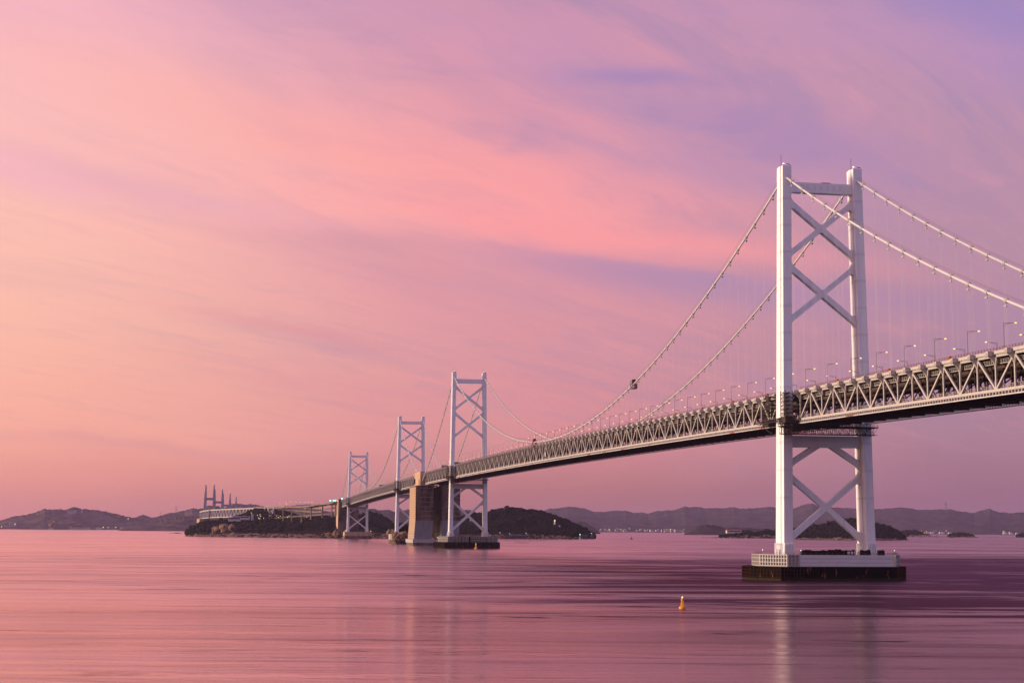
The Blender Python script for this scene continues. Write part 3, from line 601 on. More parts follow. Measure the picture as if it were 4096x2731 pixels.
def steel_pier(i, label):
    Y, zt, z0 = TOW[i]
    t = thing('bridge_pier', label, 'bridge pier', (0, Y, 0), 'sea piers under the suspension towers')
    zl_ = z0*0.55
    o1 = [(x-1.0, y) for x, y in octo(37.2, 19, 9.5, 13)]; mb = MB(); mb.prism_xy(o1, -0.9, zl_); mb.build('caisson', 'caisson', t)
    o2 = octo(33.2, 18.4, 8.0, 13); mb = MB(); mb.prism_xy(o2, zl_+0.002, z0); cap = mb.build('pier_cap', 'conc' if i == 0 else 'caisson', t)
    mb = MB(); mb.prism_xy([(x*1.004, y*1.006) for x, y in o1], -0.9, 1.15); mb.build('tide_band', 'weed', t)
    # ribbed bands of the cap front
    mb = MB()
    if i == 0:
        for k in range(3): mb.box((3.3, -18.46, zl_+0.95+k*1.75), (46.0, 0.16, 1.55))
        mb.build('cap_panel', 'conc_white', cap)
    mb = MB()
    grid_on(mb, o2[7], o2[0], zl_+0.2, z0+0.25, 8, 3, 0.36, 0.7); grid_on(mb, o2[0], o2[1], zl_+0.2, z0+0.25, 10, 3, 0.36, 0.7)
    if i == 0: grid_on(mb, o2[1], (-20.2, -18.4), zl_+0.2, z0+0.25, 3, 3, 0.36, 0.7)
    else:
        for a, b_ in ((-25, -19), (-17.5, -10.5), (-9, -2), (1, 10), (11, 18), (19.5, 25)): grid_on(mb, (a, -18.4), (b_, -18.4), zl_+0.2, z0+0.25, 4, 3, 0.36, 0.7)
    mb.build('fender_grid', 'steel', t)
    mb = MB(); grid_on(mb, o2[2], o2[3], zl_-1.2, z0+0.25, 5, 3, 0.36, 0.7); mb.build('fender_grid', 'steel', t)
    mb = MB()
    grid_on(mb, o1[7], o1[0], 0.2, zl_-0.1, 7, 4, 0.10, 0.3); grid_on(mb, o1[0], o1[1], 0.2, zl_-0.1, 9, 4, 0.10, 0.3)
    grid_on(mb, o1[1], (-18, -19), 0.2, zl_-0.1, 7, 4, 0.10, 0.3); grid_on(mb, o1[2], o1[3], 0.2, zl_-0.1, 9, 4, 0.10, 0.3)
    mb.build('caisson_grid', 'rust', t)
    mb = MB()
    for k in range(30):
        a = o2[(k//4) % 8]
    for k in range(8):
        a, b_ = np.array(o2[k])*0.985, np.array(o2[(k+1) % 8])*0.985
        n = max(2, int(np.linalg.norm(b_-a)/2.5))
        for j in range(n):
            p = a+(b_-a)*j/n; mb.box((p[0], p[1], z0+0.55), (0.09, 0.09, 1.1))
        for h in (0.55, 1.1): mb.beam((a[0], a[1], z0+h), (b_[0], b_[1], z0+h), 0.07, 0.07)
    mb.build('pier_railing', 'brown', t)
    mb = MB()
    for k in range(4): mb.box((-25+k*1.4, -3.5, z0+1.2), (0.6, 0.6, 2.4))
    mb.build('vent_post', 'white', t)
    mb = MB()
    for p in ((-30.5, 0), (31, -6), (-18, -16), (28, 12)): mb.box((p[0], p[1], z0+1.0), (0.08, 0.08, 2.0)); mb.blob((p[0], p[1], z0+2.1), (0.22, 0.22, 0.22), 1, 0.0)
    mb.build('deck_light', ['pole', 'glow_white'], t)
    return t
M['conc_white'] = material('painted_white_concrete', (0.66, 0.65, 0.66), 0.7, 0.08, 0.15, stretch=(0.4, 1, 2))
steel_pier(0, 'nearest sea pier, white ribbed cap on a black rusty caisson'); steel_pier(1, 'sea pier of the second tower, white lattice fenders on a black caisson')
def conc_pier(i, hx, hy, mat_, label, rnd):
    Y, zt, z0 = TOW[i]; t = thing('bridge_pier', label, 'bridge pier', (0, Y, 0), 'sea piers under the suspension towers')
    o = octo(hx, hy, rnd, rnd); mb = MB(); mb.prism_xy(o, z0*0.42, z0); mb.build('pier_cap', mat_, t)
    mb = MB(); mb.prism_xy([(x*1.012, y*1.012) for x, y in o], -0.9, z0*0.42-0.01); mb.build('footing', 'conc_stain_shade', t)
    mb = MB()
    for x in (-hx+3, hx-2): mb.box((x, -hy+2, z0+0.9), (0.1, 0.1, 1.8)); mb.blob((x, -hy+2, z0+1.9), (0.8, 0.8, 0.8), 1, 0.0)
    mb.build('deck_light', ['pole', 'glow_yellow'], t)
    return t
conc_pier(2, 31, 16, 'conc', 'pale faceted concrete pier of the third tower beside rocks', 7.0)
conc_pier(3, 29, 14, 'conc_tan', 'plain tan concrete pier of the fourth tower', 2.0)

# pier goods and warning sign on the near pier
def stack(x0, x1, y, h, label):
    t = thing('sheeted_stack', label, 'equipment stack', ((x0+x1)/2, y, TOW[0][2]), 'dark sheeted stacks on the near pier')
    n = int((x1-x0)/1.6)
    for k in range(n):
        mb = MB(); hh = h*random.uniform(0.8, 1.1)
        pts = [[(-0.8+jx*1.6, -0.9+jy*1.8) for jx, jy in ((0, 0), (1, 0), (1, 1), (0, 1))]]
        w, d = 0.86, 1.0
        ring = lambda f, z: [(x*f*w, y_*f*d, z) for x, y_ in ((-1, -.6), (-.6, -1), (.6, -1), (1, -.6), (1, .6), (.6, 1), (-.6, 1), (-1, .6))]
        mb.loft([ring(0.95, 0), ring(1.0, hh*0.4), ring(0.92, hh*0.8), ring(0.55+random.uniform(-.1, .2), hh)])
        mb.build('sheeted_bale', 'black', t, (-(x1-x0)/2+0.8+k*1.6, 0, 0))
    return t
stack(-17.5, 9.5, -14.6, 2.5, 'long row of dark sheeted bales along the near pier edge'); stack(10.5, 16.5, -15.0, 2.6, 'middle short row of dark sheeted bales near the right tower leg'); stack(18.5, 23.0, -16.0, 2.6, 'small dark sheeted bale group right of the right tower leg')
sg = thing('warning_sign', 'four white plates with red characters on the near pier', 'sign', (4.2, -17.2, TOW[0][2]))
for k, ch in enumerate('立入禁止'):
    mb = MB(); mb.box((k*1.55, 0, 1.15), (1.05, 0.06, 1.1)); pl = mb.build('plate', 'sign_white', sg)
    cu = bpy.data.curves.new('character', 'FONT'); cu.body = ch; cu.size = 0.95; cu.align_x = 'CENTER'; cu.align_y = 'CENTER'; cu.extrude = 0.01; cu.resolution_u = 1
    tmp = bpy.data.objects.new('tmp', cu); COL.objects.link(tmp); bpy.context.view_layer.update()
    me = bpy.data.meshes.new_from_object(tmp); bpy.data.objects.remove(tmp); me.materials.clear(); me.materials.append(M['sign_red'])
    co = link('character', me, pl, (k*1.55, -0.045, 1.15), (rad(90), 0, 0))
for k in range(4):
    for dx in (-0.4, 0.4): mb = MB(); mb.box((k*1.55+dx, 0.06, 0.6), (0.06, 0.05, 1.2)); mb.build('sign_post', 'pole', sg)

# ------------------------------------------------------------------ truss decks
def post_mesh():
    mb = MB()
    mb.box((0, 0, H/2-0.4), (0.55, 0.72, H-0.9))
    # flared outer arm up to the hanger bracket (outer side = -x), curved lower edge
    prof = [(-0.2, 6.6)]+[(-0.28-2.5*(k/6)**1.9, 6.6+4.9*(k/6)**0.62) for k in range(1, 7)]+[(-2.9, H), (-0.2, H)]
    mb.prism_xz([(x, z) for x, z in prof][::-1], -0.24, 0.24)
    prof = [(0.2, 7.6), (0.2, H-0.3), (2.6, H-0.3), (2.6, H-0.9), (1.5, 10.2)]
    mb.prism_xz(prof, -0.18, 0.18)
    # flat gusset along the bridge
    mb.add([(-0.3, -0.36, 7.8), (-0.3, -1.35, H-0.3), (-0.3, 1.35, H-0.3), (-0.3, 0.36, 7.8), (0.3, -0.36, 7.8), (0.3, -1.35, H-0.3), (0.3, 1.35, H-0.3), (0.3, 0.36, 7.8)],
           [(0, 3, 2, 1), (4, 5, 6, 7), (0, 1, 5, 4), (2, 3, 7, 6), (1, 2, 6, 5), (0, 4, 7, 3)])
    return mb
def bracket_mesh():
    mb = MB(); mb.box((-2.5, 0, H+0.05), (1.5, 1.9, 1.35)); mb.box((-1.0, 0, H+0.1), (1.6, 1.0, 0.9)); mb.box((-2.5, 0, H+0.85), (1.8, 2.2, 0.25))
    for k in range(3): mb.box((-3.3, -0.7+k*0.7, H-0.35), (0.16, 0.25, 1.5))
    return mb
def frame_mesh():
    mb = MB()
    mb.box((0, 0, H-0.35), (29.4, 0.6, 1.5))
    for x in (-9.2, 9.2): mb.box((x, 0, H/2-0.3), (0.5, 0.5, H-2.6))
    for s in (-1, 1):
        mb.beam((s*14.6, 0, 8.8), (s*9.2, 0, 11.2), 0.4, 0.4, up=(0, 1, 0)); mb.beam((s*9.2, 0, 1.0), (s*3.5, 0, 11.0), 0.4, 0.4, up=(0, 1, 0)); mb.beam((s*14.6, 0, 0.6), (s*9.2, 0, 4.5), 0.4, 0.4, up=(0, 1, 0))
    return mb
def floor_mesh():
    mb = MB(); mb.box((0, 0, -0.55), (29.2, 0.55, 1.9)); mb.box((0, 0, -1.55), (29.2, 0.9, 0.12))
    return mb
SH = {}
def shared(name, fn, mats):
    if name not in SH:
        me = fn().mesh(name); me.materials.append(M[mats]); SH[name] = me
    return SH[name]
def sweep(ys, prof_fn):
    mb = MB(); mb.loft([prof_fn(y) for y in ys]); return mb
def deck(k):
    y0, n, p, par, det = SPANS[k]; y1 = y0+n*p; yc = (y0+y1)/2; zc = zb(yc)
    t = thing('truss_deck', SPAN_LABEL[k], 'bridge deck', (0, yc, zc), 'truss deck spans of the two bridges')
    ys = [y0+i*p for i in range(n+1)]
    L = lambda y: (y-yc, zb(y)-zc)
    def rect(x, w, dz0, dz1, y):
        yy, zz_ = L(y); return [(x-w/2, yy, zz_+dz0), (x+w/2, yy, zz_+dz0), (x+w/2, yy, zz_+dz1), (x-w/2, yy, zz_+dz1)]
    def strip(name, x, w, a, b_, mat_, par_=None): return sweep(ys, lambda y: rect(x, w, a, b_, y)).build(name, mat_, par_ or t)
    for s in (-1, 1):
        strip('top_chord', s*15, 0.84, H-0.95, H-0.02, 'steel'); strip('bottom_chord', s*15, 0.84, -0.5, 0.5, 'steel')
        strip('fascia_beam', s*15.9, 0.5, H+0.02, H+1.15, 'steel'); strip('service_rail', s*16.0, 0.35, -2.05, -1.6, 'steel_rust')
        strip('mid_walkway', s*13.2, 1.3, 9.2, 9.45, 'steel')
        strip('bottom_walkway', s*13.6, 1.5, 0.55, 0.7, 'steel')
        # railings: deck edge, mid walkway, bottom walkway
        def railing(name, x, zb_, hh, step, mat_, nr=3):
            mb = MB()
            for i in range(nr):
                for a, b_ in zip(ys[:-1], ys[1:]):
                    p0, p1 = L(a), L(b_); dz = zb_+hh*(i+1)/nr; mb.beam((x, p0[0], p0[1]+dz), (x, p1[0], p1[1]+dz), 0.10, 0.10)
            m_ = int((y1-y0)/step)
            for i in range(m_+1):
                yy, zz_ = L(y0+(y1-y0)*i/m_); mb.box((x, yy, zz_+zb_+hh/2), (0.12, 0.14, hh))
            return mb.build(name, mat_, t)
        railing('deck_railing', s*14.9, H+1.1, 1.35, 2.2 if det else 13, 'brown')
        if det and k < 2:
            railing('mid_railing', s*13.85, 9.45, 1.2, 1.7, 'steel', 2); railing('bottom_railing', s*14.3, 0.7, 1.2, 1.7, 'steel', 2)
        if det:
            mb = MB()
            step = 2.23 if k < 2 else 4.46
            for i in range(int((y1-y0)/step)):
                yy, zz_ = L(y0+step*(i+0.5)); mb.box((s*15.55, yy, zz_-1.0), (0.9, 0.75, 0.5)); mb.box((s*15.9, yy, zz_-1.4), (0.3, 0.25, 0.5))
            kind(mb.build('rail_hanger', 'steel', t), 'stuff')
    # roadway, stringers, railway floor
    sweep(ys, lambda y: rect(0, 28.6, H+0.55, H+0.9, y)).build('road_slab', 'road', t)
    for x in (-12, -8, -4, 0, 4, 8, 12): strip('stringer', x, 0.4, H-0.2, H+0.53, 'steel_shade')
    for x in (-9, -6, -2.5, 2.5, 6, 9): strip('rail_stringer', x, 0.5, 0.42, 1.6, 'steel_shade')
    strip('railway_floor', -4.3, 4.2, 1.62, 1.8, 'steel_shade'); strip('railway_floor', 4.3, 4.2, 1.62, 1.8, 'steel_shade')
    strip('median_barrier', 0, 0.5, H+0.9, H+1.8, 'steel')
    for x in (-11.2, -4.5, 4.5, 11.2): strip('added_dark_strip', x, 0.7, 7.0 if abs(x) < 6 else 8.0, 9.3, 'steel_shade')  # dark strips added to close sky gaps and darken the truss interior
    # lateral bracing under the floor
    mb = MB()
    for i in range(n):
        a, b_ = L(ys[i]), L(ys[i+1])
        for s in (-1, 1): mb.beam((s*14.5, a[0], a[1]-0.3), (-s*14.5, b_[0], b_[1]-0.3), 0.5, 0.4)
    mb.build('lateral_bracing', 'steel_shade', t)
    web = MB()
    for i in range(n+1):
        yy, zz_ = L(ys[i]); bottom = (i+par) % 2 == 1
        if det:
            link('cross_frame', shared('cross_frame', frame_mesh, 'steel_shade'), t, (0, yy, zz_)); link('floor_beam', shared('floor_beam', floor_mesh, 'steel_shade'), t, (0, yy, zz_))
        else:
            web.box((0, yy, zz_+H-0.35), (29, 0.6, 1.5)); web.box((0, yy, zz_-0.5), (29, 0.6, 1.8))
            for x in (-9.2, 9.2): web.box((x, yy, zz_+H/2), (0.5, 0.5, H-2.6))
        for s in (-1, 1):
            if det:
                link('vertical_post', shared('vertical_post', post_mesh, 'steel'), t, (s*15, yy, zz_), scale=(-s, 1, 1))
                link('hanger_bracket', shared('hanger_bracket', bracket_mesh, 'steel'), t, (s*15, yy, zz_), scale=(-s, 1, 1))
            else:
                web.box((s*15, yy, zz_+H/2-0.3), (0.55, 0.72, H-1)); web.box((s*17.2, yy, zz_+H), (2.2, 1.9, 1.4)); web.beam((s*15.2, yy, zz_+7.5), (s*16.8, yy, zz_+H-0.5), 0.6, 0.6)
            if i < n:
                key = 'diagonal_%d_%d' % (k, bottom)
                yb_, zb2 = L(ys[i+1]); dz = zb2-zz_
                if bottom: a, c = (0, 0.2), (p, H-0.6)
                else: a, c = (0, H-0.6), (p, 0.2)
                if det:
                    def dm(a=a, c=c):
                        mb = MB(); mb.beam((0, a[0], a[1]), (0, c[0], c[1]), 0.62, 0.78, up=(0, 0, 1)); return mb
                    link('diagonal_brace', shared(key, dm, 'steel'), t, (s*15, yy, zz_), rot=(math.atan2(dz, p), 0, 0))
                else: web.beam((s*15, yy+a[0], zz_+a[1]), (s*15, yb_, zz_+dz+c[1]), 0.62, 0.78)
    if not det: kind(web.build('truss_web', 'steel', t), 'stuff')
    return t
DECKS = [deck(k) for k in range(6)]

# ------------------------------------------------------------------ main cables with hangers
CNAME = ['right of the near tower', 'hanging between the near and second towers', 'from the second tower down to the concrete anchorage', 'from the concrete anchorage up to the third tower', 'hanging between the third and fourth towers', 'from the fourth tower down to the island']
def hanger_mesh():
    mb = MB()
    for dy, dx in ((-0.55, -0.3), (0.55, -0.3), (-0.55, 0.3), (0.55, 0.3)): mb.tube([(dx, dy, 0), (dx, dy, 1)], 0.017, 4, cap=False)
    return mb
def band_mesh():
    mb = MB(); mb.tube([(0, -0.9, 0), (0, 0.9, 0)], 0.76, 12)
    for y in (-0.6, 0, 0.6): mb.tube([(0, y-0.08, 0), (0, y+0.08, 0)], 0.84, 12)
    mb.box((0, 0, -2.0), (0.9, 1.5, 0.12)); mb.box((0, -0.5, -1.4), (0.08, 0.08, 1.3)); mb.box((0, 0.5, -1.4), (0.08, 0.08, 1.3)); mb.box((0.2, 0.2, -1.8), (0.4, 0.8, 0.4)); mb.box((0.7, 0, 1.0), (0.08, 0.08, 1.4)); mb.box((-0.7, 0, 1.0), (0.08, 0.08, 1.4))
    return mb
for k, (ya, yb_, cf) in enumerate(CABLES):
    cz = lambda y: float(np.polyval(cf, y))
    for s in (-1, 1):
        yc = ya if abs(ya) < abs(yb_) else yb_
        t = thing('main_cable', '%s main suspension cable %s' % ('western' if s < 0 else 'eastern', CNAME[k]), 'suspension cable', (s*17.5, ya, 0), 'main cables of the suspension bridges')
        ys = np.linspace(ya, yb_, 60 if yb_-ya > 400 else 26)
        mb = MB(); mb.tube([(0, y-ya, cz(y)) for y in ys], 0.48, 12); mb.build('cable', 'cable', t, smooth=True)
        mb = MB()
        for dx in (-0.75, 0.75): mb.tube([(dx, y-ya, cz(y)+1.75) for y in ys], 0.045, 4, cap=False)
        mb.build('hand_rope', 'brown' if k < 3 else 'steel', t)
        # hangers at the deck panel points
        y0, n, p, par, det = SPANS[k]
        for i in range(n+1):
            y = y0+i*p
            if not (ya+3 < y < yb_-3): continue
            zt_ = cz(y)-0.4; zd_ = zb(y)+H+0.9
            slope = float(np.polyval(np.polyder(cf), y))
            link('cable_band', shared('cable_band', band_mesh, 'cable'), t, (0, y-ya, cz(y)), rot=(math.atan(slope), 0, 0))
            if zt_-zd_ > 0.6: link('hanger', shared('hanger', hanger_mesh, 'cable'), t, (0, y-ya, zd_), scale=(1, 1, zt_-zd_))

# ------------------------------------------------------------------ street lamps along both deck edges
def lamp_pole():
    mb = MB(); mb.tube([(0, 0, 0), (0, 0, 9.6)], [0.17, 0.11], 8); mb.box((0, 0, 0.3), (0.5, 0.5, 0.6)); return mb
def lamp_arm():
    mb = MB(); mb.beam((0, 0, 9.45), (4.1, 0, 9.65), 0.10, 0.12); mb.tube([(0, 0, 8.3), (0.7, 0, 8.9), (1.6, 0, 9.3), (2.6, 0, 9.5)], 0.06, 5); return mb
def lamp_head():
    mb = MB(); mb.loft([[(x*f+4.45, y*f, z) for x, y in ((-.38, -.13), (.38, -.13), (.38, .13), (-.38, .13))] for z, f in ((9.45, 0.8), (9.55, 1.0), (9.75, 0.9), (9.85, 0.5))]); return mb
def lamp_far():
    mb = MB(); mb.tube([(0, 0, 0), (0, 0, 9.6)], 0.15, 5); mb.beam((0, 0, 9.5), (4.1, 0, 9.65), 0.12, 0.12); mb.box((4.45, 0, 9.65), (0.7, 0.3, 0.3), 1); return mb
LSP = [(0, -15.4, -26.8, 11, 'right of the near tower'), (1, 12.5, 26.7, 41, 'left of the near tower'), (2, 1118, 26.7, 9, 'left of the second tower'),
       (3, 1485, 27.0, 7, 'right of the third tower'), (4, 1690, 26.5, 36, 'left of the third tower'), (5, 2652, 26.6, 9, 'left of the fourth tower')]
far_me = lamp_far().mesh('street_lamp'); far_me.materials.append(M['pole']); far_me.materials.append(M['glow'])
far_me.polygons.foreach_set('material_index', [0]*(len(far_me.polygons)-6)+[1]*6)
for si, ys_, st, n, where in LSP:
    for s in (-1, 1):
        for i in range(n):
            y = ys_+st*i+(7.0 if s > 0 else 0)
            lab = '%s street lamp on the %s deck edge %s' % (ordw(i), 'west' if s < 0 else 'east', where)
            loc = (s*14.4, y, zb(y)+H+0.92)
            if si < 2 and i < 24:
                t = thing('street_lamp', lab, 'street lamp', loc, 'lamps along the bridge deck')
                sc = (-s, 1, 1)
                for nm, fn, mt in (('pole', lamp_pole, 'pole'), ('arm', lamp_arm, 'pole'), ('lamp_head', lamp_head, 'glow')):
                    link(nm, shared('street_lamp_'+nm, fn, mt), t, (0, 0, 0), scale=sc)
            else:
                o = link('street_lamp', far_me, None, loc, scale=(-s, 1, 1)); tag(o, lab, 'street lamp', 'lamps along the bridge deck')

# orange cabinets by the west railing
for i, y in enumerate((-53, -107, -161, 38, 91, 145, 198, 252, 305)):
    mb = MB(); mb.box((0, 0, 0.9), (0.9, 1.3, 1.8)); mb.box((0, 0, 1.85), (1.05, 1.45, 0.12)); mb.box((-0.48, 0, 0.95), (0.05, 0.9, 1.2))
    o = mb.build('roadside_cabinet', 'orange', None, (-14.0, y, zb(y)+H+0.92))
    tag(o, '%s orange cabinet by the railing %s' % (ordw(i if i < 3 else i-3), 'right of the near tower' if i < 3 else 'left of the near tower'), 'cabinet', 'orange cabinets on the deck')

# ------------------------------------------------------------------ dark maintenance gantries at the tower legs
def lattice(mb, p0, p1, w, n):
    p0 = np.array(p0, float); p1 = np.array(p1, float); d = (p1-p0); L = np.linalg.norm(d); d /= L
    u = np.array([0, 0, 1.0]) if abs(d[2]) < 0.9 else np.array([0, 1.0, 0]); a = np.cross(d, u); a /= np.linalg.norm(a); b_ = np.cross(a, d)
    cs = [a*i*w[0]/2+b_*j*w[1]/2 for i, j in ((-1, -1), (1, -1), (1, 1), (-1, 1))]
    for c in cs: mb.beam(p0+c, p1+c, 0.22, 0.22)
    for k in range(n):
        q0 = p0+d*L*k/n; q1 = p0+d*L*(k+1)/n
        for e in range(4):
            c0, c1_ = cs[e], cs[(e+1) % 4]
            mb.beam(q0+c0, q0+c1_, 0.14, 0.14); mb.beam(q0+(c0 if k % 2 else c1_), q1+(c1_ if k % 2 else c0), 0.13, 0.13)
    return mb
def gantry(i):
    Y, zt, z0 = TOW[i]; zd = zb(Y); t = thing('maintenance_gantry', 'dark lattice maintenance gantry hung under the deck at the %s tower' % ORD[i], 'gantry', (0, Y, zd), 'dark gantries at the towers')
    mb = MB(); mb.box((-1.5, -9.5, -3.4), (47, 5.2, 0.4)); mb.build('platform', 'dark', t)
    mb = lattice(MB(), (-24, -11.2, -5.4), (21, -11.2, -5.4), (3.2, 3.2), 22); lattice(mb, (-24, -8.0, -5.4), (21, -8.0, -5.4), (2.6, 3.2), 22); mb.build('truss_girder', 'dark', t)
    mb = MB()
    for y in (-12.0, -7.0):
        for x in np.linspace(-24.5, 21.5, 28): mb.box((x, y, -2.6), (0.12, 0.12, 1.2))
        for h in (-2.6, -2.0): mb.beam((-24.5, y, h), (21.5, y, h), 0.1, 0.1)
    mb.build('platform_railing', 'dark', t)
    for yy in (-7.4, 15.6):
        mb = lattice(MB(), (-20.6, yy, 1.0), (-20.6, yy, 13.0), (3.4, 7.0), 7)
        for k in range(7): mb.box((-20.6, yy, 1.2+k*1.8), (3.0, 6.2, 0.12))
        mb.build('lattice_mast', 'dark', t)
        mb = MB(); mb.box((-20.6, yy, -0.4), (4.6, 8.4, 2.6)); mb.box((-22.4, yy, 0.9+1), (0.12, 9.4, 0.12)); mb.beam((-22.8, yy-5, -1.6), (-19.5, yy, -5.6), 0.25, 0.25); mb.beam((-22.8, yy+5, -1.6), (-19.5, yy, -5.6), 0.25, 0.25); mb.box((-20.8, yy, -1.9), (5.2, 10.5, 0.3)); mb.build('mast_cabin', 'dark', t)
    mb = lattice(MB(), (-23.4, -7, -0.2), (-23.4, 24, -0.2), (1.2, 1.3), 14); mb.build('side_walkway', 'dark', t)
    return t
for i in range(4): gantry(i)

# gondolas riding the west cable
for y, lab in ((281.7, 'dark cage gondola riding high on the west cable left of the near tower'), (614, 'dark maintenance car on the west cable near midspan')):
    z = float(np.polyval(CABLES[1][2], y)); t = thing('cable_gondola', lab, 'gondola', (-17.5, y, z), 'gondolas on the main cable')
    mb = MB()
    for x in (-1.6, 1.6):
        for yy in (-2.6, 2.6): mb.box((x, yy, -0.6), (0.16, 0.16, 5.2))
        for zz_ in (-3.1, -1.6, 0.3, 1.9): mb.beam((x, -2.6, zz_), (x, 2.6, zz_), 0.14, 0.14)
        for kk in range(6): mb.box((x, -2.1+kk*0.85, -1.4), (0.07, 0.07, 3.4))
    for yy in (-2.6, 2.6):
        for zz_ in (-3.1, 1.9): mb.beam((-1.6, yy, zz_), (1.6, yy, zz_), 0.14, 0.14)
    mb.build('cage', 'dark', t)
    mb = MB(); mb.box((0, 0, -3.1), (3.2, 5.2, 0.2)); mb.box((1.2, 0.2, -1.6), (0.6, 4.4, 2.8)); mb.build('cage_floor', 'dark', t)
    mb = MB(); mb.box((0, 0, 1.9), (2.0, 2.4, 1.8)); mb.tube([(-1, -1.2, 0.95), (1, -1.2, 0.95)], 0.4, 8); mb.tube([(-1, 1.2, 0.95), (1, 1.2, 0.95)], 0.4, 8); mb.build('drive_unit', 'dark', t)
mb = MB(); mb.box((0, 0, 0), (0.5, 4.2, 3.6)); mb.box((-0.3, 0, 0), (0.08, 4.4, 3.8))
tag(mb.build('equipment_panel', 'steel', None, (-15.8, 575, zb(575)+4.2)), 'pale square panel fixed to the truss near midspan', 'panel')
for y, x, lab in ((1228, 6, 'green road sign above the deck beyond the second tower'), (1330, 4, 'green road sign above the deck beside the anchorage'), (2150, 2, 'green road sign over the far span near its midpoint')):
    t = thing('road_sign', lab, 'road sign', (x, y, zb(y)+H+0.92), 'green signs over the deck')
    mb = MB()
    for dx in (-3, 3): mb.box((dx, 0, 4.2), (0.2, 0.2, 8.4))
    mb.build('sign_post', 'pole', t); mb = MB(); mb.box((0, -0.2, 7.2), (7.5, 0.15, 3.6)); mb.build('sign_board', 'sign_green', t)

# ------------------------------------------------------------------ central concrete anchorage
an = thing('cable_anchorage', 'massive stained concrete anchorage block between second and third towers', 'anchorage', (0, 1390, 0))
A0, A1 = 8.0, 79.0
for s, xa, xb in ((-1, -25.6, -2.0), (1, 9.7, 33.5)):
    zsp = 33.0
    # stained upper lifts with recessed joints
    core = MB(); core.box(((xa+xb)/2, 35, (zsp+A1)/2), (xb-xa-0.8, 69.2, A1-zsp-0.4)); core.build('shaft_core', 'conc_stain_shade', an)
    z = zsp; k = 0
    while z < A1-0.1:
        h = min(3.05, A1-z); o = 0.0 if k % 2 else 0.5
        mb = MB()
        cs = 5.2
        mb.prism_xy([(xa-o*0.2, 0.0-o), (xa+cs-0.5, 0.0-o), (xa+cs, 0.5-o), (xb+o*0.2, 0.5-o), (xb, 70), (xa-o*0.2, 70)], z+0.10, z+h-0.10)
        mb.build('concrete_lift', 'conc_stain_shade', an)
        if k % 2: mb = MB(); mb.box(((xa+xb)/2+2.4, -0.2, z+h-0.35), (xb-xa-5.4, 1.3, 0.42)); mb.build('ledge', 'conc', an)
        z += h; k += 1
    # paler sloping lower shaft, stepping out to the west
    mb = MB(); f = [(xa-1.8, -1.2), (xb-1.6, -1.2), (xb-1.6, 71), (xa-1.8, 71)]; g_ = [(xa, -0.25), (xb, -0.25), (xb, 70.3), (xa, 70.3)]
    mb.loft([[(x, y, A0) for x, y in f], [(x, y, A0+6) for x, y in f], [(x, y, zsp) for x, y in g_]]); mb.build('lower_shaft', 'conc_lower', an)
# west face panels, sunlit tan put into their colour, with a coarse grid of joints
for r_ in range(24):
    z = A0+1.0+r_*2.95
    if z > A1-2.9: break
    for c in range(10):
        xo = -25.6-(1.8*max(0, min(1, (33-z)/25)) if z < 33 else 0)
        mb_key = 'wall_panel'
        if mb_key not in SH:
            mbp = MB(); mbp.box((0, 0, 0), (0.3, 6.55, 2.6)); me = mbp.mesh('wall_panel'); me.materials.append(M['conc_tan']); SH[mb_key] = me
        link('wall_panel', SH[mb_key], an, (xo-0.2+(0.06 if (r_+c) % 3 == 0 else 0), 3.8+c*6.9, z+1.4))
mb = MB(); mb.box((4, 46, (A0+A1)/2), (13.0, 46, A1-A0-4)); mb.build('rear_wall', 'conc_stain_shade', an)
for xa, xb, y1_ in ((-20.2, -13.6, 66), (13.6, 20.2, 66)):
    z = A1+0.02; k = 0; lifts = [4.4, 4.4, 4.4, 5.2]
    for h in lifts:
        mb = MB(); mb.prism_xy([(xa, 0.2), (xb, 0.2), (xb, y1_), (xa, y1_)], z+0.08, z+h-0.04); mb.build('cable_block', 'conc_tan' if xa < 0 else 'conc_stain_shade', an); z += h  # west block coloured as sunlit, east block as shaded
mb = MB(); mb.box((4, 34, A0-2.2), (68, 84, 4.6)); mb.build('footing_slab', 'conc', an)
mb = MB(); mb.box((4, 34, 1.4), (66.5, 82.5, 4.8)); mb.build('footing', 'conc_stain_shade', an)
mb = MB(); mb.box((0, 43, zb(1420)+H-1.5), (26, 116, 0.8)); mb.build('road_slab', 'road', an)
mb = MB(); mb.box((-26.5, 12, 84), (1.8, 8, 7)); mb.box((-27.5, 12, 80.5), (3, 10, 0.4)); mb.build('access_platform', 'dark', an)
for k in range(3): 
    mb = MB(); mb.box((4, -1.5-k*1.3, A0+7.5-k*2.6), (9.0, 1.4, 0.5)); mb.build('stair_ledge', 'conc', an)
fl = thing('floodlight', 'glowing yellow floodlight at the foot of the anchorage recess', 'lamp', (4.0, 1387.0, 8.4))
mb = MB(); mb.box((0, 0, 0.8), (0.3, 0.3, 1.6)); mb.build('stand', 'pole', fl); mb = MB(); mb.box((0, 0.2, 1.9), (2.2, 0.6, 1.2)); mb.build('lens', 'glow_yellow', fl)
ld = bpy.data.lights.new('floodlight_beam', 'SPOT'); ld.energy = 5000; ld.color = (1.0, 0.75, 0.25); ld.spot_size = rad(120); ld.shadow_soft_size = 0.6
lo = link('floodlight_beam', ld, fl, (0, 1.0, 2.0), (rad(110), 0, 0))
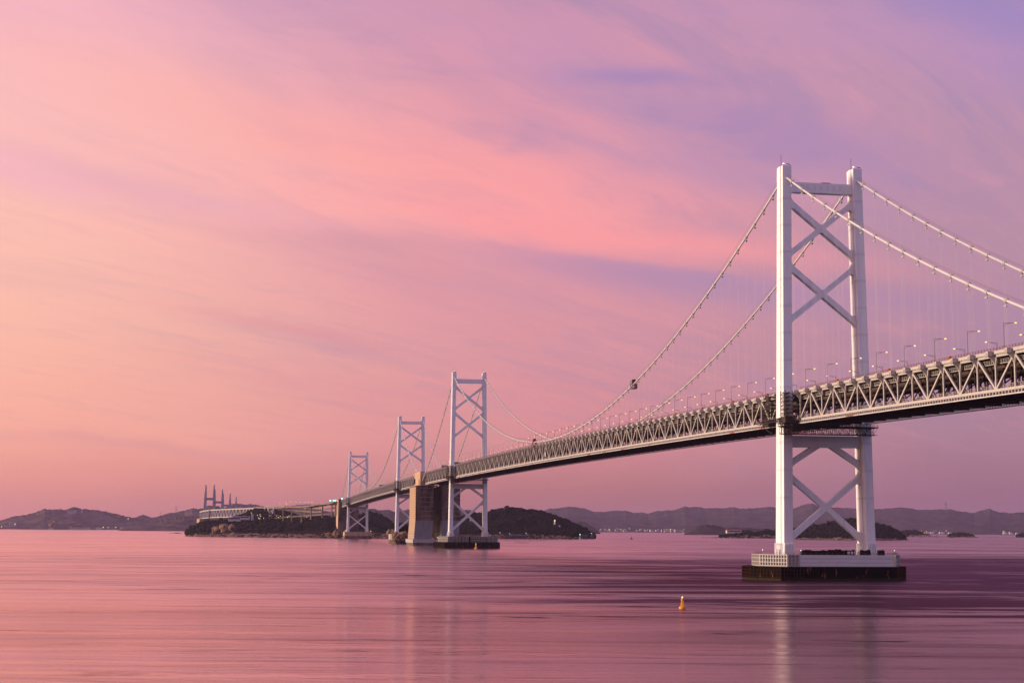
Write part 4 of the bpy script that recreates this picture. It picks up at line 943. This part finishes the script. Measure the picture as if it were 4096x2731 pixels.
# rocks by the third tower
t = MB(); r3 = np.random.default_rng(5)
for k in range(60):
    p = at(1600+r3.uniform(-14, 26), 2150+r3.uniform(-14, 12), 2330+r3.uniform(-20, 20)); s = r3.uniform(2.5, 6); t.blob((p[0], p[1], max(p[2], 0)), (s*1.1, s, s*1.2), jit=0.4)
tag(kind(t.build('rock_outcrop', 'rock'), 'stuff'), 'orange tan rock outcrop between third tower pier and anchorage', 'rocks')
t = MB()
for k in range(260):
    u = r3.uniform(1590, 1640); p = at(u, 2115+r3.uniform(-4, 34), 2420+r3.uniform(-25, 25)); s = r3.uniform(2.0, 4.5); t.blob(p, (s, s, s), jit=0.35)
tag(kind(t.build('woodland', 'forest'), 'stuff'), 'small dark tree clump between third tower and anchorage', 'woodland')

# ------------------------------------------------------------------ buoys, beacon, reefs
def buoy(loc, sc, label):
    t = thing('buoy', label, 'buoy', loc, 'orange buoys on the water'); t.scale = (sc, sc, sc)
    mb = MB(); ring = lambda r, z: [(r*math.cos(a), r*math.sin(a), z) for a in np.linspace(0, 2*math.pi, 15)[:-1]]
    mb.loft([ring(0.95, -0.5), ring(1.05, 0.0), ring(1.05, 0.45), ring(0.8, 0.6)]); mb.build('float', 'buoy', t)
    mb = MB()
    for a in np.linspace(0, 2*math.pi, 5)[:-1]+0.4: mb.beam((0.7*math.cos(a), 0.7*math.sin(a), 0.55), (0.28*math.cos(a), 0.28*math.sin(a), 2.4), 0.12, 0.12)
    mb.loft([ring(0.62, 0.6), ring(0.5, 1.2), ring(0.36, 2.0), ring(0.3, 2.5)]); mb.loft([ring(0.5, 2.42), ring(0.5, 2.55)]); mb.build('tower_frame', 'buoy', t)
    mb = MB(); mb.loft([ring(0.34, 2.56), ring(0.34, 2.95), ring(0.1, 3.1)]); mb.build('top_mark', 'buoy', t)
    mb = MB(); mb.loft([ring(0.16, 3.1), ring(0.18, 3.35), ring(0.06, 3.45)]); mb.build('lantern', 'glow_yellow', t)
buoy((-144.0, -256.9, 0), 0.98, 'small orange buoy floating alone in the foreground water'); buoy((3.6, 1086-24, 0), 1.75, 'orange lit buoy beside the pier of the second tower')
def reef(u, v, w, h, label, n=14, D=None):
    d = ray(u, v); tt = (0.0-CAM[2])/d[2]; p = CAM+d*tt; mb = MB()
    for k in range(n):
        s = h*random.uniform(0.5, 1.0); mb.blob((p[0]+random.uniform(-w, w), p[1]+random.uniform(-w*.3, w*.3), 0), (s*1.8, s*1.4, s), jit=0.35)
    tag(mb.build('reef', 'rock_dark'), label, 'rock')
reef(2085, 2170, 11, 1.0, 'low dark reef breaking the water in front of the wooded island'); reef(713, 2132.5, 9, 3.2, 'dark rocks off the left tip of the long island', 9); reef(688, 2133, 3, 1.8, 'tiny dark rock left of the offshore rocks', 4)
d = ray(2526, 2156); p = CAM+d*(-CAM[2]/d[2]); t = thing('sea_beacon', 'small dark beacon standing in the strait', 'beacon', tuple(p))
mb = MB(); mb.tube([(0, 0, -0.5), (0, 0, 2.0)], [3.2, 2.4], 10); mb.build('base', 'rock_dark', t); mb = MB(); mb.tube([(0, 0, 2), (0, 0, 7.0)], [0.9, 0.5], 8); mb.build('column', 'rock_dark', t)

# ------------------------------------------------------------------ far cable-stayed bridges
def pylon(uL, uR, vt, vbeam, D, label, zdeck=70):
    pl_, pr = at(uL, vt, D), at(uR, vt, D); mid_ = (pl_+pr)/2; dx = pr-pl_; rz = math.atan2(dx[1], dx[0]); w = np.hypot(dx[0], dx[1]); ht = pl_[2]
    t = thing('bridge_pylon', label, 'bridge pylon', (mid_[0], mid_[1], 0), 'pylons of the far cable-stayed bridges', rz); zbm = at(uL, vbeam, D)[2]
    for s in (-1, 1):
        mb = MB(); ring = lambda hx, hy, z, ox: [(s*w/2+ox*s+a*hx, b_*hy, z) for a, b_ in ((-1, -1), (1, -1), (1, 1), (-1, 1))]
        mb.loft([ring(6.4, 5.5, 0, 2.5), ring(6.0, 5, zdeck, 1.8), ring(3.6, 3.8, ht-26, 0.3), ring(2.5, 3.0, ht-20, 0), ring(2.2, 2.6, ht-6, 0), ring(0.7, 1.6, ht+3.5, 0.9)]); lg = mb.build('leg', 'pylon', t)
        mb = MB(); mb.blob((s*w/2, 0, ht+3.4), (0.9, 0.9, 0.9), 0, 0); mb.build('aviation_light', 'glow_white', t)
        mb = MB()
        for k in range(9):
            for sy_ in (-1, 1): mb.tube([(s*w/2, sy_*1.0, ht-22-k*2.5), (s*(w/2), sy_*(95-k*9.5), zdeck+4)], 0.22, 4, cap=False)
        mb.build('stay_cable', 'pylon', t)
    mb = MB(); mb.box((0, 0, zbm-3), (w-4, 4.2, 8)); mb.build('cross_beam', 'pylon', t)
P8 = lambda x, y: (700+x/4.2764, 1900+y/4.2764)
pylon(P8(532, 0)[0], P8(672, 0)[0], P8(0, 165)[1], P8(0, 390)[1], 5650, 'leftmost and tallest far pylon pair behind the truss viaduct', 62)
pylon(P8(686, 0)[0], P8(813, 0)[0], P8(0, 240)[1], P8(0, 448)[1], 6050, 'second far pylon pair from the left', 62)
pylon(P8(828, 0)[0], P8(945, 0)[0], P8(0, 308)[1], P8(0, 503)[1], 6650, 'third far pylon pair from the left', 62)
pylon(P8(940, 0)[0], P8(1048, 0)[0], P8(0, 362)[1], P8(0, 548)[1], 7300, 'rightmost and shortest far pylon pair', 62)

# double deck truss viaduct curving over the island (pixel survey, distance per point)
def path(pts, n):
    W_ = [at(u, v, D) for u, v, D in pts]; ts = np.linspace(0, len(W_)-1, n); out = []
    for t_ in ts:
        i = min(int(t_), len(W_)-2); f_ = t_-i
        p0 = W_[max(i-1, 0)]; p1 = W_[i]; p2 = W_[i+1]; p3 = W_[min(i+2, len(W_)-1)]
        out.append(0.5*((2*p1)+(-p0+p2)*f_+(2*p0-5*p1+4*p2-p3)*f_**2+(-p0+3*p1-3*p2+p3)*f_**3))
    return out
vt = [(*P8(425, 632), 5050), (*P8(520, 612), 4850), (*P8(650, 598), 4680), (*P8(900, 586), 4560), (*P8(1200, 574), 4440), (*P8(1450, 562), 4360), (*P8(1700, 548), 4300)]
TP = path(vt, 61); tv = thing('truss_viaduct', 'pale truss viaduct curving over the left end of the island', 'viaduct', tuple(TP[30]))
o_ = TP[30]; hgt_ = [ (p_[2]) for p_ in TP]
def nrm2(pts, i):
    d = pts[min(i+1, len(pts)-1)]-pts[max(i-1, 0)]; d = d/np.hypot(d[0], d[1]); return np.array([d[1], -d[0], 0])
TH = 21.0
for nm, dz, th in (('top_chord', 0, 1.6), ('bottom_chord', -TH, 1.6)):
    for sd_ in (0, 1):
        mb = MB()
        for i in range(60): mb.beam(TP[i]+nrm2(TP, i)*(-14 if sd_ else 0)+(0, 0, dz)-o_, TP[i+1]+nrm2(TP, i+1)*(-14 if sd_ else 0)+(0, 0, dz)-o_, 1.4, th)
        mb.build(nm, 'house_white', tv)
for i in range(0, 60, 2):
    if i in (16,): continue
    a = TP[i]; b_ = TP[i+2]; c = TP[i+1]
    for p0, p1 in ((a+(0, 0, -TH), c), (c, b_+(0, 0, -TH))):
        mb = MB(); mb.beam(p0-o_, p1-o_, 1.2, 1.3); mb.build('truss_diagonal', 'house_white', tv)
mb = MB()
for i in range(60): mb.beam(TP[i]+nrm2(TP, i)*-7+(0, 0, 1.5)-o_, TP[i+1]+nrm2(TP, i+1)*-7+(0, 0, 1.5)-o_, 17, 1.6); mb.beam(TP[i]+nrm2(TP, i)*-7+(0, 0, -TH+1)-o_, TP[i+1]+nrm2(TP, i+1)*-7+(0, 0, -TH+1)-o_, 12, 1.2)
mb.build('deck_slab', 'conc', tv)
mb = MB(); 
for i, w_ in ((0, 4), (17, 6)):
    p0 = TP[i]-o_+nrm2(TP, i)*1.0; mb.beam(p0+(0, 0, -TH-44), p0+(0, 0, 1.0 if i else -TH), 5, 7 if i else 4)
mb.build('viaduct_pier', 'conc_tan', tv)
p0 = TP[9]-o_; mb = MB(); mb.box((p0[0], p0[1]+20, p0[2]-TH-10), (44, 16, 17), 0, 0.6); mb.build('abutment', 'conc_tan', tv)

# elevated interchange roads with columns
def ramp_road(label, pts, n, cols, wd=9.0):
    P_ = path(pts, n); o0 = P_[n//2]; t = thing('elevated_road', label, 'elevated road', tuple(o0), 'elevated interchange roads on the island')
    mb = MB()
    for i in range(n-1): mb.beam(P_[i]-o0, P_[i+1]-o0, wd, 2.4)
    mb.build('road_deck', 'conc_warm', t)
    mb = MB()
    for s in (-1, 1):
        for i in range(n-1): mb.beam(P_[i]+nrm2(P_, i)*s*wd/2+(0, 0, 1.7)-o0, P_[i+1]+nrm2(P_, i+1)*s*wd/2+(0, 0, 1.7)-o0, 0.4, 1.4)
    mb.build('parapet', 'conc_warm', t)
    for i in cols:
        p_ = P_[i]-o0; mb = MB(); mb.tube([p_+(0, 0, -1.2), p_+(0, 0, -min(30, P_[i][2]-8))], 1.7, 10); mb.box(p_+(0, 0, -2.0), (wd*0.8, 3, 1.8)); mb.build('column', 'conc_warm', t)
    return t
ramp_road('upper bridge approach road leading left from the island anchorage', [(*z6([(190, 895)])[0], 3620), (1330, 2014, 3660), (1290, 2018, 3720), (1240, 2026, 3800), (1180, 2028, 3880), (1110, 2031, 3980), (1040, 2030, 4120)], 40, (2, 4, 7, 13, 19), 22)
ramp_road('sweeping interchange ramp curving below the approach road', [(*P8(1760, 575), 4050), (*P8(1950, 592), 3980), (*P8(2150, 612), 3920), (*P8(2400, 632), 3860), (1300, 2046, 3800)], 30, (4, 9, 15), 9)
ramp_road('middle ramp level passing behind the curved ramp', [(*P8(1790, 555), 4250), (*P8(2100, 552), 4180), (*P8(2350, 560), 4100), (1290, 2035, 4000), (1335, 2030, 3900)], 26, (9,), 9)
ramp_road('low access road above the island trees', [(*P8(1700, 740), 4140), (*P8(2000, 712), 4120), (*P8(2350, 690), 4080), (1290, 2058, 4000), (1335, 2056, 3900)], 22, (), 7)
ib = thing('cable_anchorage', 'far concrete anchorage on the island beyond the fourth tower', 'anchorage', (0, 2890, 0))
mb = MB(); mb.box((-17, 30, 45), (12, 64, 84)); mb.build('anchor_block', 'conc_stain_shade', ib); mb = MB(); mb.box((-23.2, 30, 45), (0.4, 63, 83)); mb.build('sunlit_face', 'conc_tan', ib); mb = MB(); mb.box((17, 30, 45), (12, 64, 84)); mb.build('anchor_block', 'conc_stain_shade', ib); mb = MB(); mb.box((0, 30, 38), (21.6, 56, 66)); mb.build('cross_wall', 'conc_stain_shade', ib)  # tan west slab added to carry the sunlit tone; blocks hold the shade
mb = MB(); mb.box((0, 34, 82.5), (21.8, 70, 1.0)); mb.build('road_slab', 'road', ib)

# buildings
def building(loc, dims, label, cat='building', mats=('house_white', 'house_grey'), rz=0.0, rows=0, cols=0, roof='flat', group=None, name='building'):
    t = thing(name, label, cat, tuple(loc), group, rz); w, d_, h = dims
    mb = MB(); mb.box((0, 0, h/2-1.5), (w, d_, h+3)); mb.build('wall', mats[0], t)
    mb = MB()
    if roof == 'flat': mb.box((0, 0, h+0.25), (w+0.6, d_+0.6, 0.5)); mb.box((w*0.2, 0, h+1.0), (w*0.2, d_*0.4, 1.4))
    else: mb.loft([[(-w/2-0.4, -d_/2-0.4, h), (w/2+0.4, -d_/2-0.4, h), (w/2+0.4, d_/2+0.4, h), (-w/2-0.4, d_/2+0.4, h)], [(-w/2, -0.1, h+d_*0.28), (w/2, -0.1, h+d_*0.28), (w/2, 0.1, h+d_*0.28), (-w/2, 0.1, h+d_*0.28)]])
    mb.build('roof', mats[1], t)
    for r_ in range(rows):
        mb = MB(); mb.box((0, -d_/2-0.1, h*(r_+0.6)/rows), (w*0.88, 0.3, h/rows*0.42)); mb.build('window', 'window', t)
    return t
def on(u, v, D): p_ = at(u, v, D); return p_
building(on(*P8(1015, 768), 4100), (32, 14, 7.5), 'white flat-roofed building at the top of the island slope', rows=1)
building(on(*P8(1130, 742), 4130), (44, 12, 6.6), 'long white building behind the flat-roofed one on the island', rows=1)
building(on(*P8(1320, 748), 4130), (6, 6, 13), 'small white tower-like building left of the water tower')
wt = on(*P8(1630, 745), 4140); t = thing('water_tower', 'pale square water tower on stilts above the island trees', 'water tower', tuple(wt))
mb = MB(); mb.box((0, 0, 26), (8.5, 8.5, 9)); mb.build('tank', 'house_grey', t)
for a, b_ in ((-3.6, -3.6), (3.6, -3.6), (3.6, 3.6), (-3.6, 3.6)): mb = MB(); mb.box((a, b_, 8.5), (0.9, 0.9, 21)); mb.build('leg', 'house_grey', t)
building(on(*z5l([(118, 473)])[0], 11650), (46, 22, 31), 'pale multi-storey hotel at the foot of the left headland', rows=5)
building(on(*z5l([(90, 480)])[0], 11600), (70, 20, 6), 'low wide annex in front of the hotel on the left shore', rows=1)
building(on(*z5l([(675, 352)])[0], 12180), (60, 25, 20), 'white resort building high on the left headland', rows=3)
building(on(*z5l([(770, 352)])[0], 12200), (7, 7, 26), 'slender pale tower on the left headland')
building(on(*z5l([(750, 504)])[0], 11330), (126, 40, 10), 'long pale warehouse along the left shore', rows=1)
building(on(*z5l([(930, 505)])[0], 11250), (38, 25, 11), 'pale warehouse right of the long one on the left shore')
building(on(*z5l([(480, 507)])[0], 11300), (28, 16, 8), 'small white harbour building on the left shore')
building(on(*z5l([(1040, 505)])[0], 11150), (40, 20, 10), 'grey shed between the shore lights at left', mats=('house_grey', 'house_grey'))
building(on(*z5l([(1150, 505)])[0], 11000), (30, 20, 12), 'pale shed at the right end of the left harbour')
r4 = np.random.default_rng(9)
for k, u in enumerate(sorted(r4.choice([r4.uniform(2405, 2515), r4.uniform(2535, 2750)]) for _ in range(34))):
    v = 2128.0; D = 13700+r4.uniform(-150, 350)
    dims = (r4.uniform(14, 46), r4.uniform(14, 24), r4.uniform(7, 20)); p_ = at(u, v, D); p_[2] = 6+max(0, (D-13600)*0.02)
    building(p_, dims, '%s building from the left in the distant town under the mountains' % ordw(k), group='distant coastal town buildings', rows=1 if k % 2 else 0, mats=(('house_white', 'house_grey') if k % 3 else ('house_grey', 'roof_red')))
for k, u in enumerate(sorted(r4.uniform(3660, 3800) if k < 8 else r4.uniform(3960, 4090) for k in range(14))):
    p_ = at(u, 2138, 14000); p_[2] = 8
    building(p_, (r4.uniform(14, 36), 18, r4.uniform(6, 13)), '%s building from the left on the far shore right of the near tower' % ordw(k), group='far shore buildings at right')
building(on(*z2([(55, 1142)])[0], 4790), (46, 12, 6), 'long white house with a red roof on the flat spit', mats=('house_white', 'roof_red'), roof='gable', rows=1, name='house')
lh = on(2219, 2102, 3790); t = thing('lighthouse', 'glowing white lighthouse on the slope of the wooded island', 'lighthouse', tuple(lh))
mb = MB(); mb.tube([(0, 0, -6), (0, 0, 3), (0, 0, 11)], [2.6, 2.3, 1.7], 12); mb.build('tower', 'house_white', t); mb = MB(); mb.tube([(0, 0, 11), (0, 0, 13.5)], [1.3, 1.3], 10); mb.build('lantern', 'glow', t); mb = MB(); mb.tube([(0, 0, 13.5), (0, 0, 15)], [1.7, 0.2], 10); mb.build('cap', 'house_white', t); mb = MB(); mb.box((6, 0, -1), (14, 6, 5)); mb.build('keeper_house', 'house_white', t)
gb = at(2320, 2142, 3590); t = thing('harbour_light', 'white post with a green light on the island shore', 'harbour light', (gb[0], gb[1], 2.0))
mb = MB(); mb.tube([(0, 0, -3), (0, 0, 8)], [0.9, 0.7], 8); mb.build('post', 'house_white', t); mb = MB(); mb.blob((0, 0, 9.0), (1.1, 1.1, 1.1), 0, 0); mb.build('lantern', 'glow_green', t)
for k, u in enumerate((2035, 2056, 2080, 2100, 2320, 2340, 2368)):
    p_ = at(u, 2140, 3640 if u < 2200 else 3720); building((p_[0], p_[1], 3.5), (8+2*(k % 3), 7, 4), '%s dark-roofed shore house on the wooded island, counting from the left' % ordw(k), mats=('house_dim', 'window'), roof='gable', name='house', group='shore houses of the wooded island')

# scattered lamps on land
def lightpost(p_, h, r_, mat_, label, group):
    t = MB(); t.tube([(0, 0, -2), (0, 0, h)], 0.18, 5); t.blob((0, 0, h+r_*0.6), (r_, r_, r_), 1, 0)
    o = t.build('light_post', ['pole', mat_], None, tuple(p_)); tag(o, label, 'street lamp', group)
for k, (x, y) in enumerate([(1410, 703), (1453, 692), (1465, 718), (1430, 748), (1515, 752), (1625, 710), (1735, 716), (1770, 738), (1800, 715), (1845, 660), (1950, 712), (2020, 732), (2105, 718), (2165, 714), (2250, 735), (1303, 662), (1450, 760), (1920, 733)]):
    lightpost(at(*P8(x, y+14), 4120), 4.5, 0.8, 'glow_yellow', '%s yellow lamp among the island trees, counting from the left' % ordw(k), 'yellow lamps on the long island')
for k, (x, y) in enumerate([(1790, 505), (1895, 493), (1980, 475), (2068, 480), (2144, 480), (2224, 484), (2280, 475), (2340, 484), (2225, 592), (1910, 522)]):
    lightpost(at(*P8(x, y+30), 4000), 7.0, 0.8, 'glow', '%s amber lamp above the elevated interchange, counting from the left' % ordw(k), 'amber lamps on the interchange')
for k, (x, y) in enumerate([(75, 880), (120, 880), (142, 880), (238, 855)]):
    p_ = at(*z6([(x, y)])[0], 3560 if k < 3 else 3500); t = thing('signal_lamp', '%s teal signal lamp by the island anchorage, counting from the left' % ORD[k], 'signal lamp', tuple(p_), 'teal lamps by the island anchorage')
    mb = MB(); mb.tube([(0, 0, -6), (0, 0, 0)], 0.2, 5); mb.build('post', 'pole', t); mb = MB(); mb.box((0, 0, 0.9), (2.6, 0.8, 2.2)); mb.build('lens', 'glow_teal', t)
for k, (x, y) in enumerate([(972, 500), (1015, 501), (1088, 500), (140, 470), (1205, 418), (15, 495)]):
    lightpost(at(*z5l([(x, y+3)])[0], 11150 if y > 450 else 12000), 8, 3.0, 'glow_yellow', '%s yellow light on the left mainland shore' % ordw(k), 'lights of the left mainland shore')
for k, u in enumerate(sorted(2400+r4.uniform(0, 350) if k < 18 else r4.uniform(3650, 3830) if k < 23 else r4.uniform(3960, 4090) for k in range(26))):
    p_ = at(u, 2120, 13450); p_[2] = 10+r4.uniform(0, 12); lightpost(p_, 9, r4.uniform(1.4, 2.8), 'glow_yellow', '%s tiny yellow light from the left along the distant right shore' % ordw(k), 'lights of the distant right shore')
for k, (u, v) in enumerate([(2000, 2133), (2038, 2137), (2104, 2135), (2366, 2136), (1881, 2084)]):
    lightpost(at(u, v+4, 3620 if v > 2100 else 3850), 4, 0.8, 'glow_white', '%s white lamp on the wooded island shore, counting from the left' % ordw(k), 'white lamps on the wooded island')
# power pylons on the skyline and mast
def lat_tower(u, v0, v1, D, label):
    p0 = at(u, v1, D); h = at(u, v0, D)[2]-p0[2]; t = MB(); w = h*0.12
    for a, b_ in ((-1, -1), (1, -1), (1, 1), (-1, 1)): t.beam((a*w, b_*w, 0), (a*w*0.2, b_*w*0.2, h), h*0.02, h*0.02)
    for f_ in (0.62, 0.76, 0.9): t.beam((-w*2, 0, h*f_), (w*2, 0, h*f_), h*0.018, h*0.018)
    for f_ in (0.1, 0.3, 0.5): t.beam((-w*(1-f_*.8), -w*(1-f_*.8), h*f_), (w*(1-f_*.8), -w*(1-f_*.8), h*(f_+0.18)), h*0.015, h*0.015); t.beam((w*(1-f_*.8), -w*(1-f_*.8), h*f_), (-w*(1-f_*.8), -w*(1-f_*.8), h*(f_+0.18)), h*0.015, h*0.015)
    tag(t.build('power_pylon', 'house_grey', None, tuple(p0)), label, 'power pylon', 'lattice pylons on the skyline')
lat_tower(705, 2024, 2050, 12400, 'lattice power pylon left of the far cable-stayed bridge'); lat_tower(642, 2046, 2064, 12600, 'shorter lattice pylon at the saddle of the left hills'); lat_tower(3783, 2008, 2040, 17400, 'thin red mast on the right mountain ridge')

# ------------------------------------------------------------------ haze
hm = bpy.data.materials.new('evening_haze'); hm.use_nodes = True; nt = hm.node_tree; nt.nodes.clear()
pv_ = nt.nodes.new('ShaderNodeVolumePrincipled'); pv_.inputs['Color'].default_value = (0.62, 0.46, 0.70, 1); pv_.inputs['Density'].default_value = 2.3e-5; pv_.inputs['Anisotropy'].default_value = 0.2
ou = nt.nodes.new('ShaderNodeOutputMaterial'); nt.links.new(pv_.outputs[0], ou.inputs['Volume'])
hz = MB().box((3000, 11000, 170), (30000, 26000, 350)).build('haze', hm); hz['kind'] = 'stuff'; hz['label'] = 'pale mauve evening haze over the strait'; hz['category'] = 'haze'
